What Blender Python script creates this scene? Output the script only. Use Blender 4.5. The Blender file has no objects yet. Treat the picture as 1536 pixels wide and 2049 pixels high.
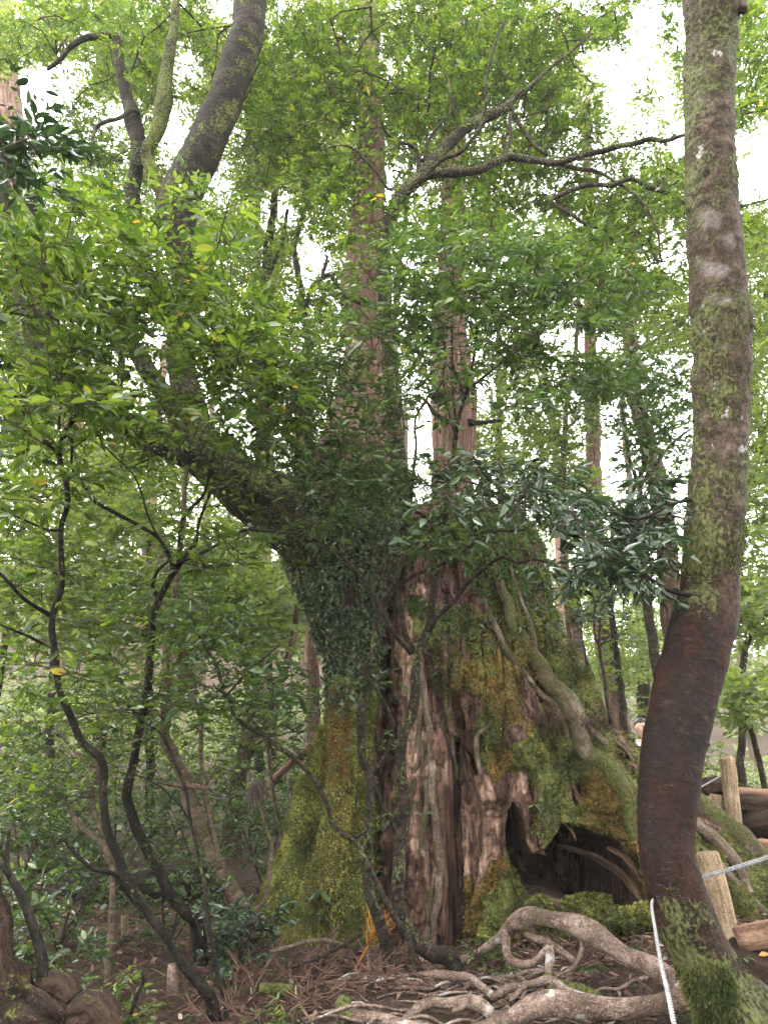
import bpy, math, random
import numpy as np
from mathutils import Vector, Matrix

# ------------------------------------------------------------------ scene, camera, light
S = bpy.context.scene
C = S.collection
rng = np.random.default_rng(7)
random.seed(7)
CAM = np.array([0.0, 0.0, 1.2]); PITCH = math.radians(20.0); F = 1463.0
cam_d = bpy.data.cameras.new('camera'); cam = bpy.data.objects.new('camera', cam_d); C.objects.link(cam)
cam.location = CAM; cam.rotation_euler = (math.pi/2 + PITCH, 0, 0)
cam_d.sensor_fit = 'VERTICAL'; cam_d.sensor_height = 24.0; cam_d.lens = 24.0*F/2049.0
cam_d.clip_start = 0.05; cam_d.clip_end = 400
S.camera = cam
S.render.resolution_x = 767; S.render.resolution_y = 1024

SUN_EL, SUN_AZ = math.radians(48), math.radians(-95)      # light comes from the upper left
W = bpy.data.worlds.new('World'); S.world = W; W.use_nodes = True
nt = W.node_tree; nt.nodes.clear()
wo = nt.nodes.new('ShaderNodeOutputWorld'); bg = nt.nodes.new('ShaderNodeBackground')
sky = nt.nodes.new('ShaderNodeTexSky'); sky.sky_type = 'NISHITA'; sky.sun_disc = False
sky.sun_elevation = SUN_EL; sky.sun_rotation = SUN_AZ; sky.dust_density = 3.0; sky.air_density = 1.0
mixw = nt.nodes.new('ShaderNodeMix'); mixw.data_type = 'RGBA'; mixw.inputs['Factor'].default_value = 0.86
mixw.inputs['B'].default_value = (16.8, 16.6, 16.2, 1)     # flat cloud cover hides the blue
nt.links.new(sky.outputs['Color'], mixw.inputs['A']); nt.links.new(mixw.outputs['Result'], bg.inputs['Color'])
bg.inputs['Strength'].default_value = 0.15
nt.links.new(bg.outputs[0], wo.inputs['Surface'])
sd = bpy.data.lights.new('sun', 'SUN'); sun = bpy.data.objects.new('sun', sd); C.objects.link(sun)
sd.energy = 1.5; sd.angle = math.radians(25); sd.color = (1.0, 0.97, 0.9)
# direction towards the sun: azimuth measured from +Y clockwise
_sv = Vector((math.sin(SUN_AZ)*math.cos(SUN_EL), math.cos(SUN_AZ)*math.cos(SUN_EL), math.sin(SUN_EL)))
sun.rotation_euler = _sv.to_track_quat('Z', 'Y').to_euler()
S.view_settings.view_transform = 'Standard'; S.view_settings.look = 'None'
S.view_settings.exposure = 1.9; S.view_settings.gamma = 1.0; S.view_settings.use_curve_mapping = False
S.render.engine = 'CYCLES'
cy = S.cycles
cy.max_bounces = 8; cy.diffuse_bounces = 3; cy.glossy_bounces = 2; cy.transmission_bounces = 5; cy.volume_bounces = 1
cy.transparent_max_bounces = 4; cy.use_denoising = True; cy.use_adaptive_sampling = True; cy.adaptive_threshold = 0.02
cy.caustics_reflective = False; cy.caustics_refractive = False; cy.sample_clamp_indirect = 6
HAZE = 0.0008

# ------------------------------------------------------------------ helpers: pixels <-> points
cp, sp = math.cos(PITCH), math.sin(PITCH)
def P(px, py, Y):
    """a point of the photograph, at world distance Y in front of the camera"""
    a = (px-768.0)/F; b = -(py-1024.5)/F
    dy = cp - b*sp; dz = sp + b*cp
    t = Y/dy
    return np.array([a*t, Y, CAM[2]+dz*t])
def Pv(px, py, Y):
    a = (px-768.0)/F; b = -(py-1024.5)/F
    dy = cp - b*sp; dz = sp + b*cp
    t = Y/dy
    return np.stack([a*t, Y+0*t, CAM[2]+dz*t], -1)
def proj(p):
    q = p - CAM
    d = q[..., 1]*cp + q[..., 2]*sp
    u = -q[..., 1]*sp + q[..., 2]*cp
    d_ = np.where(np.abs(d) < 1e-3, 1e-3, d)
    return 768+F*q[..., 0]/d_, 1024.5-F*u/d_, d
def smooth(e0, e1, x):
    t = np.clip((x-e0)/(e1-e0), 0, 1); return t*t*(3-2*t)

_perm = np.random.default_rng(11).random((64, 64, 64)).astype(np.float32)
def vnoise(p):
    p = np.asarray(p, dtype=np.float64); i = np.floor(p).astype(int); f = p-i; f = f*f*(3-2*f)
    i0 = i & 63; i1 = (i+1) & 63
    x0, y0, z0 = i0[..., 0], i0[..., 1], i0[..., 2]; x1, y1, z1 = i1[..., 0], i1[..., 1], i1[..., 2]
    fx, fy, fz = f[..., 0], f[..., 1], f[..., 2]
    c00 = _perm[x0, y0, z0]*(1-fx)+_perm[x1, y0, z0]*fx; c10 = _perm[x0, y1, z0]*(1-fx)+_perm[x1, y1, z0]*fx
    c01 = _perm[x0, y0, z1]*(1-fx)+_perm[x1, y0, z1]*fx; c11 = _perm[x0, y1, z1]*(1-fx)+_perm[x1, y1, z1]*fx
    return ((c00*(1-fy)+c10*fy)*(1-fz)+(c01*(1-fy)+c11*fy)*fz)*2-1
def fbm(p, o=4):
    p = np.asarray(p, dtype=np.float64); s = 0; a = 0.5
    for k in range(o):
        s = s+a*vnoise(p*2**k+k*17.3); a *= 0.5
    return s
def norm(v):
    return v/np.maximum(np.linalg.norm(v, axis=-1, keepdims=True), 1e-9)

# ------------------------------------------------------------------ helpers: meshes and objects
class MB:
    """collects vertices, faces and per-vertex values; build() links ONE mesh object"""
    def __init__(s): s.v = []; s.f = []; s.n = 0; s.a = {}
    def add(s, v, faces, **att):
        v = np.asarray(v, dtype=np.float64).reshape(-1, 3); k = len(v)
        for name in set(att) | set(s.a):
            if name not in s.a: s.a[name] = [np.zeros((s.n, 3)) if name == 'flow' else np.zeros(s.n)]
            d = att.get(name)
            if d is None: d = np.zeros((k, 3)) if name == 'flow' else np.zeros(k)
            s.a[name].append(np.broadcast_to(np.asarray(d, dtype=np.float64), (k, 3) if name == 'flow' else (k,)))
        s.v.append(v)
        for f in faces: s.f.append(np.asarray(f, dtype=np.int64)+s.n)
        s.n += k
    def build(s, name, mat, parent=None, smooth_=True, kind=None):
        V = np.concatenate(s.v) if s.v else np.zeros((0, 3))
        base = np.array(parent.matrix_world.translation) if parent else np.zeros(3)
        if parent: base = np.array(parent['_base'])
        me = bpy.data.meshes.new(name)
        me.vertices.add(len(V)); me.vertices.foreach_set('co', (V-base).astype(np.float32).ravel())
        nl = sum(f.size for f in s.f); nf = sum(len(f) for f in s.f)
        me.loops.add(nl); me.polygons.add(nf)
        me.loops.foreach_set('vertex_index', np.concatenate([f.ravel() for f in s.f]).astype(np.int32))
        tot = np.concatenate([np.full(len(f), f.shape[1]) for f in s.f])
        st = np.concatenate([[0], np.cumsum(tot)[:-1]])
        me.polygons.foreach_set('loop_start', st.astype(np.int32))
        me.update(calc_edges=True)
        if smooth_: me.polygons.foreach_set('use_smooth', np.ones(nf, dtype=bool))
        for k, d in s.a.items():
            d = np.concatenate(d)
            if k == 'flow':
                at = me.attributes.new(k, 'FLOAT_VECTOR', 'POINT'); at.data.foreach_set('vector', d.astype(np.float32).ravel())
            else:
                at = me.attributes.new(k, 'FLOAT', 'POINT'); at.data.foreach_set('value', d.astype(np.float32))
        me.materials.append(mat)
        o = bpy.data.objects.new(name, me); C.objects.link(o)
        if parent: o.parent = parent; o['_base'] = list(base)
        else: o['_base'] = [0.0, 0.0, 0.0]
        if kind: o['kind'] = kind
        return o

def thing(name, label, cat, loc, group=None):
    o = bpy.data.objects.new(name, None); C.objects.link(o)
    o.empty_display_size = 0.2; o.location = [float(c) for c in loc]; o['_base'] = [float(c) for c in loc]
    o['label'] = label; o['category'] = cat
    if group: o['group'] = group
    return o
def tag(o, label, cat, group=None):
    o['label'] = label; o['category'] = cat
    if group: o['group'] = group
    return o

def resample(pts, step, wob=0.0, seed=0):
    """Catmull-Rom through pts (columns x,y,z,r...)"""
    p = np.asarray(pts, dtype=np.float64)
    if len(p) < 2: return p
    q = np.vstack([2*p[0]-p[1], p, 2*p[-1]-p[-2]]); out = []
    for i in range(1, len(q)-2):
        L = np.linalg.norm(q[i+1, :3]-q[i, :3]); n = max(1, int(round(L/step)))
        t = (np.arange(n)/n)[:, None]
        out.append(0.5*(2*q[i]+(q[i+1]-q[i-1])*t+(2*q[i-1]-5*q[i]+4*q[i+1]-q[i+2])*t**2+(3*q[i]-q[i-1]-3*q[i+1]+q[i+2])*t**3))
    out.append(q[-2:-1]); o = np.vstack(out)
    if wob:
        k = np.arange(len(o))[:, None]*0.55*step/0.08+seed*3.7
        w = np.concatenate([vnoise(np.concatenate([k, k*0+a*9.1, k*0+seed], 1))[:, None] for a in range(3)], 1)
        fade = np.minimum(np.arange(len(o)), np.arange(len(o))[::-1])[:, None]
        o[:, :3] += w*wob*np.minimum(1, fade/3.0)
    o[:, 3:] = np.maximum(o[:, 3:], 1e-4)
    return o

def tube(mb, o, sides=8, rough=0.0, rfreq=6.0, seed=0, caps=True, flat=1.0, flute=0.0, nflute=5, **att):
    """o: (n,4) centre line and radius"""
    c = o[:, :3]; r = o[:, 3]; n = len(c)
    t = np.gradient(c, axis=0) if n > 2 else np.repeat((c[-1]-c[0])[None], n, 0)
    t = norm(t)
    up = np.array([0.0, 0.0, 1.0]) if abs(t[0, 2]) < 0.9 else np.array([1.0, 0.0, 0.0])
    u = np.zeros_like(c); u[0] = norm(np.cross(t[0], up))
    for i in range(1, n):
        w = u[i-1]-t[i]*np.dot(u[i-1], t[i]); u[i] = w/max(np.linalg.norm(w), 1e-9)
    w = np.cross(t, u)
    s = np.concatenate([[0], np.cumsum(np.linalg.norm(np.diff(c, axis=0), axis=1))])
    th = np.arange(sides)*2*math.pi/sides
    rr = np.repeat(r[:, None], sides, 1)
    fl = np.stack([np.cos(th)[None]*rr, np.sin(th)[None]*rr, np.repeat(s[:, None], sides, 1)], -1)
    if flute: rr = rr*(1+flute*np.cos(th[None]*nflute+seed+0.6*np.sin(s[:, None]*1.3)))
    if rough: rr = rr*(1+rough*(fbm(fl*np.array([rfreq, rfreq, rfreq*0.5])+seed*5.1, 3)*1.6))
    v = c[:, None]+u[:, None]*np.cos(th)[None, :, None]*rr[..., None]+w[:, None]*np.sin(th)[None, :, None]*rr[..., None]*flat
    i, j = np.meshgrid(np.arange(n-1), np.arange(sides), indexing='ij'); j2 = (j+1) % sides
    q = np.stack([i*sides+j, i*sides+j2, (i+1)*sides+j2, (i+1)*sides+j], -1).reshape(-1, 4)
    v = v.reshape(-1, 3); fl = fl.reshape(-1, 3); faces = [q]
    if caps:
        v = np.vstack([v, c[0], c[-1]]); fl = np.vstack([fl, [0, 0, s[0]], [0, 0, s[-1]]])
        k = np.arange(sides); k2 = (k+1) % sides
        faces.append(np.stack([k2, k, np.full(sides, n*sides)], -1))
        faces.append(np.stack([(n-1)*sides+k, (n-1)*sides+k2, np.full(sides, n*sides+1)], -1))
    mb.add(v, faces, flow=fl, **att)

def frusta(mb, a, b, ra, rb, sides=3, **att):
    """many small straight twig pieces at once"""
    if len(a) == 0: return
    t = norm(b-a); up = np.where(np.abs(t[:, 2:3]) < 0.9, np.array([[0, 0, 1.0]]), np.array([[1.0, 0, 0]]))
    u = norm(np.cross(t, up)); w = np.cross(t, u); th = np.arange(sides)*2*math.pi/sides
    ring = u[:, None]*np.cos(th)[None, :, None]+w[:, None]*np.sin(th)[None, :, None]
    v = np.concatenate([a[:, None]+ring*ra[:, None, None], b[:, None]+ring*rb[:, None, None]], 1)
    n = len(a); k = np.arange(sides); k2 = (k+1) % sides
    q = np.stack([k, k2, k2+sides, k+sides], -1)[None]+(np.arange(n)*2*sides)[:, None, None]
    v = v.reshape(-1, 3)
    mb.add(v, [q.reshape(-1, 4)], flow=v, **att)

def leaf_verts(p, d, nrm, L, Wd, droop):
    """six vertices per leaf: folded along the midrib, tip drooping"""
    s = norm(np.cross(d, nrm)); n = np.cross(s, d)
    L_ = L[:, None]; W_ = Wd[:, None]; dr = droop[:, None]
    fold = 0.22*W_
    base = p; m1 = p+d*L_*0.35; m2 = p+d*L_*0.68-n*L_*dr*0.35; tip = p+d*L_*0.97-n*L_*dr
    return np.stack([base, m1+s*W_*0.5+n*fold, m2+s*W_*0.36+n*fold*0.7, tip, m2-s*W_*0.36+n*fold*0.7, m1-s*W_*0.5+n*fold], 1)
def add_leaves(mb, p, d, nrm, L, Wd, droop, tint, **att):
    if len(p) == 0: return
    v = leaf_verts(p, d, nrm, L, Wd, droop); n = len(p)
    q = np.array([[0, 3, 2, 1], [0, 5, 4, 3]])
    f = (q[None]+(np.arange(n)*6)[:, None, None]).reshape(-1, 4)
    mb.add(v.reshape(-1, 3), [f], tint=np.repeat(tint, 6), **{k: np.repeat(x, 6) for k, x in att.items()})
def add_chips(mb, p, d, nrm, L, Wd, tint, **att):
    """far leaves: two triangles each"""
    if len(p) == 0: return
    s = norm(np.cross(d, nrm)); m = p+d*L[:, None]*0.5
    v = np.stack([p, m+s*Wd[:, None]*0.5, p+d*L[:, None], m-s*Wd[:, None]*0.5], 1); n = len(p)
    f = (np.arange(4)[None]+(np.arange(n)*4)[:, None])
    mb.add(v.reshape(-1, 3), [f], tint=np.repeat(tint, 4), **{k: np.repeat(x, 4) for k, x in att.items()})

# ------------------------------------------------------------------ materials
def newmat(name):
    m = bpy.data.materials.new(name); m.use_nodes = True; nt = m.node_tree; nt.nodes.clear()
    return m, nt, nt.nodes.new('ShaderNodeOutputMaterial')
def N(nt, t, **kw):
    n = nt.nodes.new('ShaderNode'+t)
    for k, v in kw.items():
        if k in n.inputs: n.inputs[k].default_value = v
        else: setattr(n, k, v)
    return n
def ramp(nt, src, stops):
    r = N(nt, 'ValToRGB'); e = r.color_ramp.elements
    while len(e) < len(stops): e.new(0.5)
    for k, (pos, c) in enumerate(stops): e[k].position = pos; e[k].color = (*c, 1)
    nt.links.new(src, r.inputs['Fac']); return r.outputs['Color']
def attr(nt, name):
    a = N(nt, 'Attribute'); a.attribute_name = name; return a
def math_(nt, op, a, b=None, clamp=False):
    m = N(nt, 'Math', operation=op); m.use_clamp = clamp
    for k, x in enumerate((a, b)):
        if x is None: continue
        if isinstance(x, (int, float)): m.inputs[k].default_value = x
        else: nt.links.new(x, m.inputs[k])
    return m.outputs[0]
def mixc(nt, f, a, b):
    m = N(nt, 'Mix', data_type='RGBA')
    for k, x in (('Factor', f), ('A', a), ('B', b)):
        i = m.inputs[k] if k == 'Factor' else [q for q in m.inputs if q.name == k and q.type == 'RGBA'][0]
        if isinstance(x, (int, float)): i.default_value = x
        elif isinstance(x, tuple): i.default_value = (*x, 1)
        else: nt.links.new(x, i)
    return [q for q in m.outputs if q.type == 'RGBA'][0]
def coords(nt, kind, scale=(1, 1, 1)):
    mp = N(nt, 'Mapping'); mp.inputs['Scale'].default_value = scale
    if kind == 'flow': nt.links.new(attr(nt, 'flow').outputs['Vector'], mp.inputs['Vector'])
    else: nt.links.new(N(nt, 'TexCoord').outputs['Object'], mp.inputs['Vector'])
    return mp.outputs[0]
def noise(nt, vec, scale, detail=4, rough=0.6):
    n = N(nt, 'TexNoise', Scale=scale, Detail=detail, Roughness=rough); nt.links.new(vec, n.inputs['Vector']); return n.outputs['Fac']
def bump(nt, h, strength, dist, prev=None):
    b = N(nt, 'Bump', Strength=strength, Distance=dist); nt.links.new(h, b.inputs['Height'])
    if prev is not None: nt.links.new(prev, b.inputs['Normal'])
    return b.outputs[0]

def leafmat(name, stops, trans=0.4, tcol=(0.35, 0.55, 0.06), rough=0.38, by_object=False, spec=0.5, tgain=1.0):
    m, nt, out = newmat(name)
    t = N(nt, 'ObjectInfo').outputs['Random'] if by_object else attr(nt, 'tint').outputs['Fac']
    col = ramp(nt, t, stops)
    nz = noise(nt, coords(nt, 'obj'), 9.0, 2)
    col = mixc(nt, math_(nt, 'MULTIPLY', nz, 0.35), col, stops[0][1])
    b = N(nt, 'BsdfPrincipled', Roughness=rough); b.inputs['Specular IOR Level'].default_value = spec
    nt.links.new(col, b.inputs['Base Color'])
    tr = N(nt, 'BsdfTranslucent')
    tc = N(nt, 'Mix', data_type='RGBA', blend_type='MULTIPLY'); 
    ins = [q for q in tc.inputs if q.type == 'RGBA']
    tc.inputs['Factor'].default_value = 1.0
    nt.links.new(col, ins[0]); ins[1].default_value = (tcol[0]*tgain, tcol[1]*tgain, tcol[2]*tgain, 1)
    nt.links.new([q for q in tc.outputs if q.type == 'RGBA'][0], tr.inputs['Color'])
    mx = N(nt, 'MixShader'); mx.inputs[0].default_value = trans
    nt.links.new(b.outputs[0], mx.inputs[1]); nt.links.new(tr.outputs[0], mx.inputs[2]); nt.links.new(mx.outputs[0], out.inputs['Surface'])
    return m

def barkmat(name, dark, light, moss=(0.058, 0.064, 0.018), moss_amt=0.3, lichen=0.0, fibre=True, rings=False, bstr=0.6, scale=1.0, low=None, rough=0.88, spec=0.12):
    m, nt, out = newmat(name)
    if fibre: v = coords(nt, 'flow', (22*scale, 22*scale, 2.2*scale))
    elif rings: v = coords(nt, 'flow', (9*scale, 9*scale, 30*scale))
    else: v = coords(nt, 'flow', (12*scale, 12*scale, 9*scale))
    n1 = noise(nt, v, 1.0, 8, 0.72)
    v2 = coords(nt, 'flow', (1, 1, 0.8)); n2 = noise(nt, v2, 5.0, 5, 0.6); n3 = noise(nt, v2, 60.0, 4, 0.7)
    f = math_(nt, 'ADD', math_(nt, 'MULTIPLY', n1, 0.75), math_(nt, 'MULTIPLY', n3, 0.25))
    col = ramp(nt, f, [(0.38, tuple(c*0.6 for c in dark)), (0.47, dark), (0.62, light), (0.72, tuple(min(1, c*1.35) for c in light))])
    big = noise(nt, v2, 2.3, 4, 0.6); col = mixc(nt, ramp(nt, big, [(0.42, (0, 0, 0)), (0.62, (0.8, 0.8, 0.8))]), col, tuple(c*0.9 for c in dark))
    spk = ramp(nt, noise(nt, v2, 130.0, 3, 0.8), [(0.56, (0, 0, 0)), (0.66, (0.75, 0.75, 0.75))]); col = mixc(nt, math_(nt, 'MULTIPLY', spk, 0.6), col, tuple(min(1, c*1.7) for c in light))
    if low is not None:
        fac = ramp(nt, attr(nt, 'low').outputs['Fac'], [(0.0, (0, 0, 0)), (1.0, (1, 1, 1))])
        lowc = ramp(nt, f, [(0.36, low[0]), (0.66, low[1])]); lowc = mixc(nt, ramp(nt, noise(nt, coords(nt, 'flow', (5, 5, 2.0)), 1.0, 5, 0.65), [(0.42, (0, 0, 0)), (0.6, (0.85, 0.85, 0.85))]), lowc, (0.009, 0.0075, 0.007)); lowc = mixc(nt, math_(nt, 'MULTIPLY', ramp(nt, noise(nt, coords(nt, 'flow', (14, 14, 110)), 1.0, 4, 0.7), [(0.60, (0, 0, 0)), (0.68, (1, 1, 1))]), 0.5), lowc, (0.13, 0.085, 0.07))
        col = mixc(nt, fac, col, lowc)
    if lichen:
        vo = N(nt, 'TexVoronoi', Scale=6.0); nt.links.new(mixv(nt, v2, n2), vo.inputs['Vector'])
        lf = ramp(nt, math_(nt, 'ADD', vo.outputs['Distance'], math_(nt, 'MULTIPLY', n3, 0.25)), [(0.20+0.1*lichen, (1, 1, 1)), (0.26+0.1*lichen, (0, 0, 0))])
        if low is not None: lf = math_(nt, 'MULTIPLY', lf, math_(nt, 'SUBTRACT', 1.0, attr(nt, 'low').outputs['Fac']))
        col = mixc(nt, math_(nt, 'MULTIPLY', lf, 0.75), col, (0.32, 0.31, 0.29))
    if low is not None: col = mixc(nt, math_(nt, 'MULTIPLY', attr(nt, 'pale').outputs['Fac'], 0.6), col, ramp(nt, n3, [(0.35, (0.16, 0.13, 0.125)), (0.65, (0.36, 0.33, 0.33))]))
    mo = attr(nt, 'moss').outputs['Fac']
    mm = math_(nt, 'ADD', math_(nt, 'ADD', mo, moss_amt-0.5), math_(nt, 'MULTIPLY', math_(nt, 'SUBTRACT', n2, 0.5), 2.0))
    mm = ramp(nt, math_(nt, 'ADD', mm, math_(nt, 'MULTIPLY', math_(nt, 'SUBTRACT', n3, 0.5), 1.6)), [(0.28, (0, 0, 0)), (0.48, (1, 1, 1))])
    mc = ramp(nt, n3, [(0.38, tuple(c*0.3 for c in moss)), (0.62, tuple(min(1, c*1.7) for c in moss))])
    col = mixc(nt, mm, col, mc)
    b = N(nt, 'BsdfPrincipled', Roughness=rough); b.inputs['Specular IOR Level'].default_value = spec
    nt.links.new(col, b.inputs['Base Color'])
    bb = bump(nt, f, bstr, 0.02/scale); bb = bump(nt, n3, 0.8, 0.012, bb); bb = bump(nt, mm, 0.5, 0.01, bb)
    nt.links.new(bb, b.inputs['Normal']); nt.links.new(b.outputs[0], out.inputs['Surface'])
    return m
def mixv(nt, v, n):
    a = N(nt, 'VectorMath', operation='ADD'); nt.links.new(v, a.inputs[0])
    c = N(nt, 'CombineXYZ'); 
    for k in range(3): nt.links.new(math_(nt, 'MULTIPLY', n, 0.35), c.inputs[k])
    nt.links.new(c.outputs[0], a.inputs[1]); return a.outputs[0]

GREEN_BRIGHT = [(0.0, (0.014, 0.030, 0.009)), (0.5, (0.050, 0.084, 0.018)), (0.93, (0.13, 0.175, 0.034)), (0.98, (0.17, 0.17, 0.04)), (1.0, (0.40, 0.24, 0.05))]
GREEN_MID = [(0.0, (0.016, 0.034, 0.014)), (0.6, (0.044, 0.076, 0.024)), (0.96, (0.085, 0.125, 0.034)), (1.0, (0.16, 0.15, 0.04))]
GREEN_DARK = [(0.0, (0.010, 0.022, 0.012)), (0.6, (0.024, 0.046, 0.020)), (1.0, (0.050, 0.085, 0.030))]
GREEN_FAR_MISTED = [(0.0, (0.050, 0.075, 0.030)), (0.6, (0.11, 0.145, 0.050)), (1.0, (0.20, 0.23, 0.07))]  # far leaves coloured paler, standing in for mist the thin haze lacks
M = {}
for nm, st, tr, ro in (('bright', GREEN_BRIGHT, 0.42, 0.30), ('mid', GREEN_MID, 0.34, 0.28), ('dark', GREEN_DARK, 0.20, 0.26), ('far', GREEN_FAR_MISTED, 0.42, 0.5)):
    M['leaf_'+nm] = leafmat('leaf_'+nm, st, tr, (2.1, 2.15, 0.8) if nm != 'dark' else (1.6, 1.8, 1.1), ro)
    if nm != 'far': M['single_'+nm] = leafmat('leaf_single_'+nm, st, tr, (2.1, 2.15, 0.8) if nm != 'dark' else (1.6, 1.8, 1.1), ro, by_object=True)
M['leaf_ivy'] = leafmat('leaf_ivy', [(0.0, (0.014, 0.024, 0.012)), (0.6, (0.045, 0.066, 0.026)), (1.0, (0.11, 0.13, 0.05))], 0.2, (1.5, 1.6, 0.9), 0.5, spec=0.35)
M['cedar'] = barkmat('cedar_bark', (0.07, 0.040, 0.030), (0.27, 0.170, 0.130), moss_amt=0.12, scale=1.0, bstr=0.9)
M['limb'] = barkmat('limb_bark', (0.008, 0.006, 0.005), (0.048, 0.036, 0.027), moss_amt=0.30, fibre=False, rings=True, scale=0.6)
M['stem'] = barkmat('stem_bark', (0.010, 0.0075, 0.006), (0.058, 0.044, 0.033), moss=(0.065, 0.07, 0.03), moss_amt=0.25, fibre=False, rings=True, scale=1.3, bstr=0.4)
M['stem_pale'] = barkmat('pale_stem_bark', (0.045, 0.033, 0.024), (0.17, 0.125, 0.088), moss_amt=0.22, fibre=False, rings=True, scale=1.2, bstr=0.4)
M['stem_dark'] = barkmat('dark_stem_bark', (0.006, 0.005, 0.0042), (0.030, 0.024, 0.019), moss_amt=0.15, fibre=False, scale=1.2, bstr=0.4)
M['twig'] = barkmat('twig_bark', (0.02, 0.015, 0.012), (0.075, 0.055, 0.04), moss_amt=0.1, fibre=False, bstr=0.1)
M['root'] = barkmat('root_bark', (0.080, 0.052, 0.042), (0.35, 0.265, 0.215), moss=(0.055, 0.062, 0.018), moss_amt=0.16, lichen=0.5, fibre=False, scale=0.9, bstr=0.5)
M['climb'] = barkmat('climbing_root_bark', (0.06, 0.042, 0.030), (0.21, 0.165, 0.125), moss=(0.042, 0.046, 0.012), moss_amt=0.32, fibre=False, scale=1.2, bstr=0.5)
M['fore'] = barkmat('smooth_wrinkled_bark', (0.026, 0.017, 0.012), (0.13, 0.090, 0.066), moss=(0.048, 0.050, 0.018), moss_amt=0.40, lichen=0.35, fibre=False, rings=False, scale=1.6, bstr=0.8,
                    low=((0.005, 0.0022, 0.002), (0.040, 0.014, 0.008)), rough=0.7, spec=0.12)
M['post'] = barkmat('weathered_post_wood', (0.13, 0.09, 0.055), (0.36, 0.27, 0.18), moss_amt=0.1, scale=1.4, bstr=0.4)
M['log'] = barkmat('dark_log_wood', (0.012, 0.008, 0.006), (0.060, 0.036, 0.026), moss_amt=0.15, scale=0.8)
M['plank'] = barkmat('brown_plank_wood', (0.12, 0.065, 0.045), (0.30, 0.19, 0.13), moss_amt=0.0, scale=1.0, bstr=0.4)

def stumpmat(name, woodd, woodl, palew):
    m, nt, out = newmat(name)
    v = coords(nt, 'flow', (16, 16, 1.6)); v0 = coords(nt, 'flow')
    n1 = noise(nt, v, 1.0, 8, 0.68); n2 = noise(nt, v0, 3.2, 6, 0.65); n3 = noise(nt, v0, 45.0, 5, 0.75); n4 = noise(nt, coords(nt, 'flow', (40, 40, 5)), 1.0, 5, 0.7)
    f = math_(nt, 'ADD', math_(nt, 'MULTIPLY', n1, 0.7), math_(nt, 'MULTIPLY', n4, 0.3))
    wood = ramp(nt, f, [(0.40, tuple(c*0.25 for c in woodd)), (0.48, woodd), (0.62, woodl)])
    pale = ramp(nt, f, [(0.38, tuple(c*0.3 for c in woodl)), (0.48, woodl), (0.60, palew)])
    wood = mixc(nt, ramp(nt, math_(nt, 'ADD', attr(nt, 'pale').outputs['Fac'], math_(nt, 'MULTIPLY', math_(nt, 'SUBTRACT', n2, 0.5), 1.6)), [(0.35, (0, 0, 0)), (0.65, (1, 1, 1))]), wood, pale)
    hf = math_(nt, 'ADD', math_(nt, 'MULTIPLY', n3, 0.6), math_(nt, 'MULTIPLY', n2, 0.4))
    mg = ramp(nt, hf, [(0.40, (0.012, 0.018, 0.005)), (0.52, (0.058, 0.066, 0.018)), (0.64, (0.14, 0.15, 0.035))])
    mr = ramp(nt, hf, [(0.40, (0.022, 0.012, 0.005)), (0.52, (0.115, 0.055, 0.014)), (0.64, (0.24, 0.14, 0.03))])
    nf = noise(nt, v0, 14.0, 5, 0.7); rf = ramp(nt, math_(nt, 'ADD', math_(nt, 'MULTIPLY', attr(nt, 'rust').outputs['Fac'], 0.72), math_(nt, 'MULTIPLY', math_(nt, 'SUBTRACT', nf, 0.5), 2.0)), [(0.2, (0, 0, 0)), (0.7, (0.9, 0.9, 0.9))])
    mossc = mixc(nt, rf, mg, mr)
    mo = math_(nt, 'ADD', attr(nt, 'moss').outputs['Fac'], math_(nt, 'MULTIPLY', math_(nt, 'SUBTRACT', n2, 0.5), 1.3))
    mo = math_(nt, 'ADD', mo, math_(nt, 'MULTIPLY', math_(nt, 'SUBTRACT', n3, 0.5), 0.6))
    mf = ramp(nt, mo, [(0.40, (0, 0, 0)), (0.58, (1, 1, 1))])
    col = mixc(nt, mf, wood, mossc)
    b = N(nt, 'BsdfPrincipled', Roughness=0.9); b.inputs['Specular IOR Level'].default_value = 0.2
    nt.links.new(col, b.inputs['Base Color'])
    bb = bump(nt, f, 1.0, 0.03); bb = bump(nt, n3, 0.9, 0.02, bb); bb = bump(nt, mf, 0.6, 0.015, bb)
    nt.links.new(bb, b.inputs['Normal']); nt.links.new(b.outputs[0], out.inputs['Surface'])
    return m
M['stump'] = stumpmat('rotting_cedar_wood', (0.050, 0.026, 0.019), (0.18, 0.105, 0.074), (0.40, 0.28, 0.21))
M['rawwood'] = barkmat('torn_raw_wood', (0.04, 0.022, 0.013), (0.26, 0.17, 0.10), moss_amt=0.02, scale=1.3, bstr=1.0)

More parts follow.
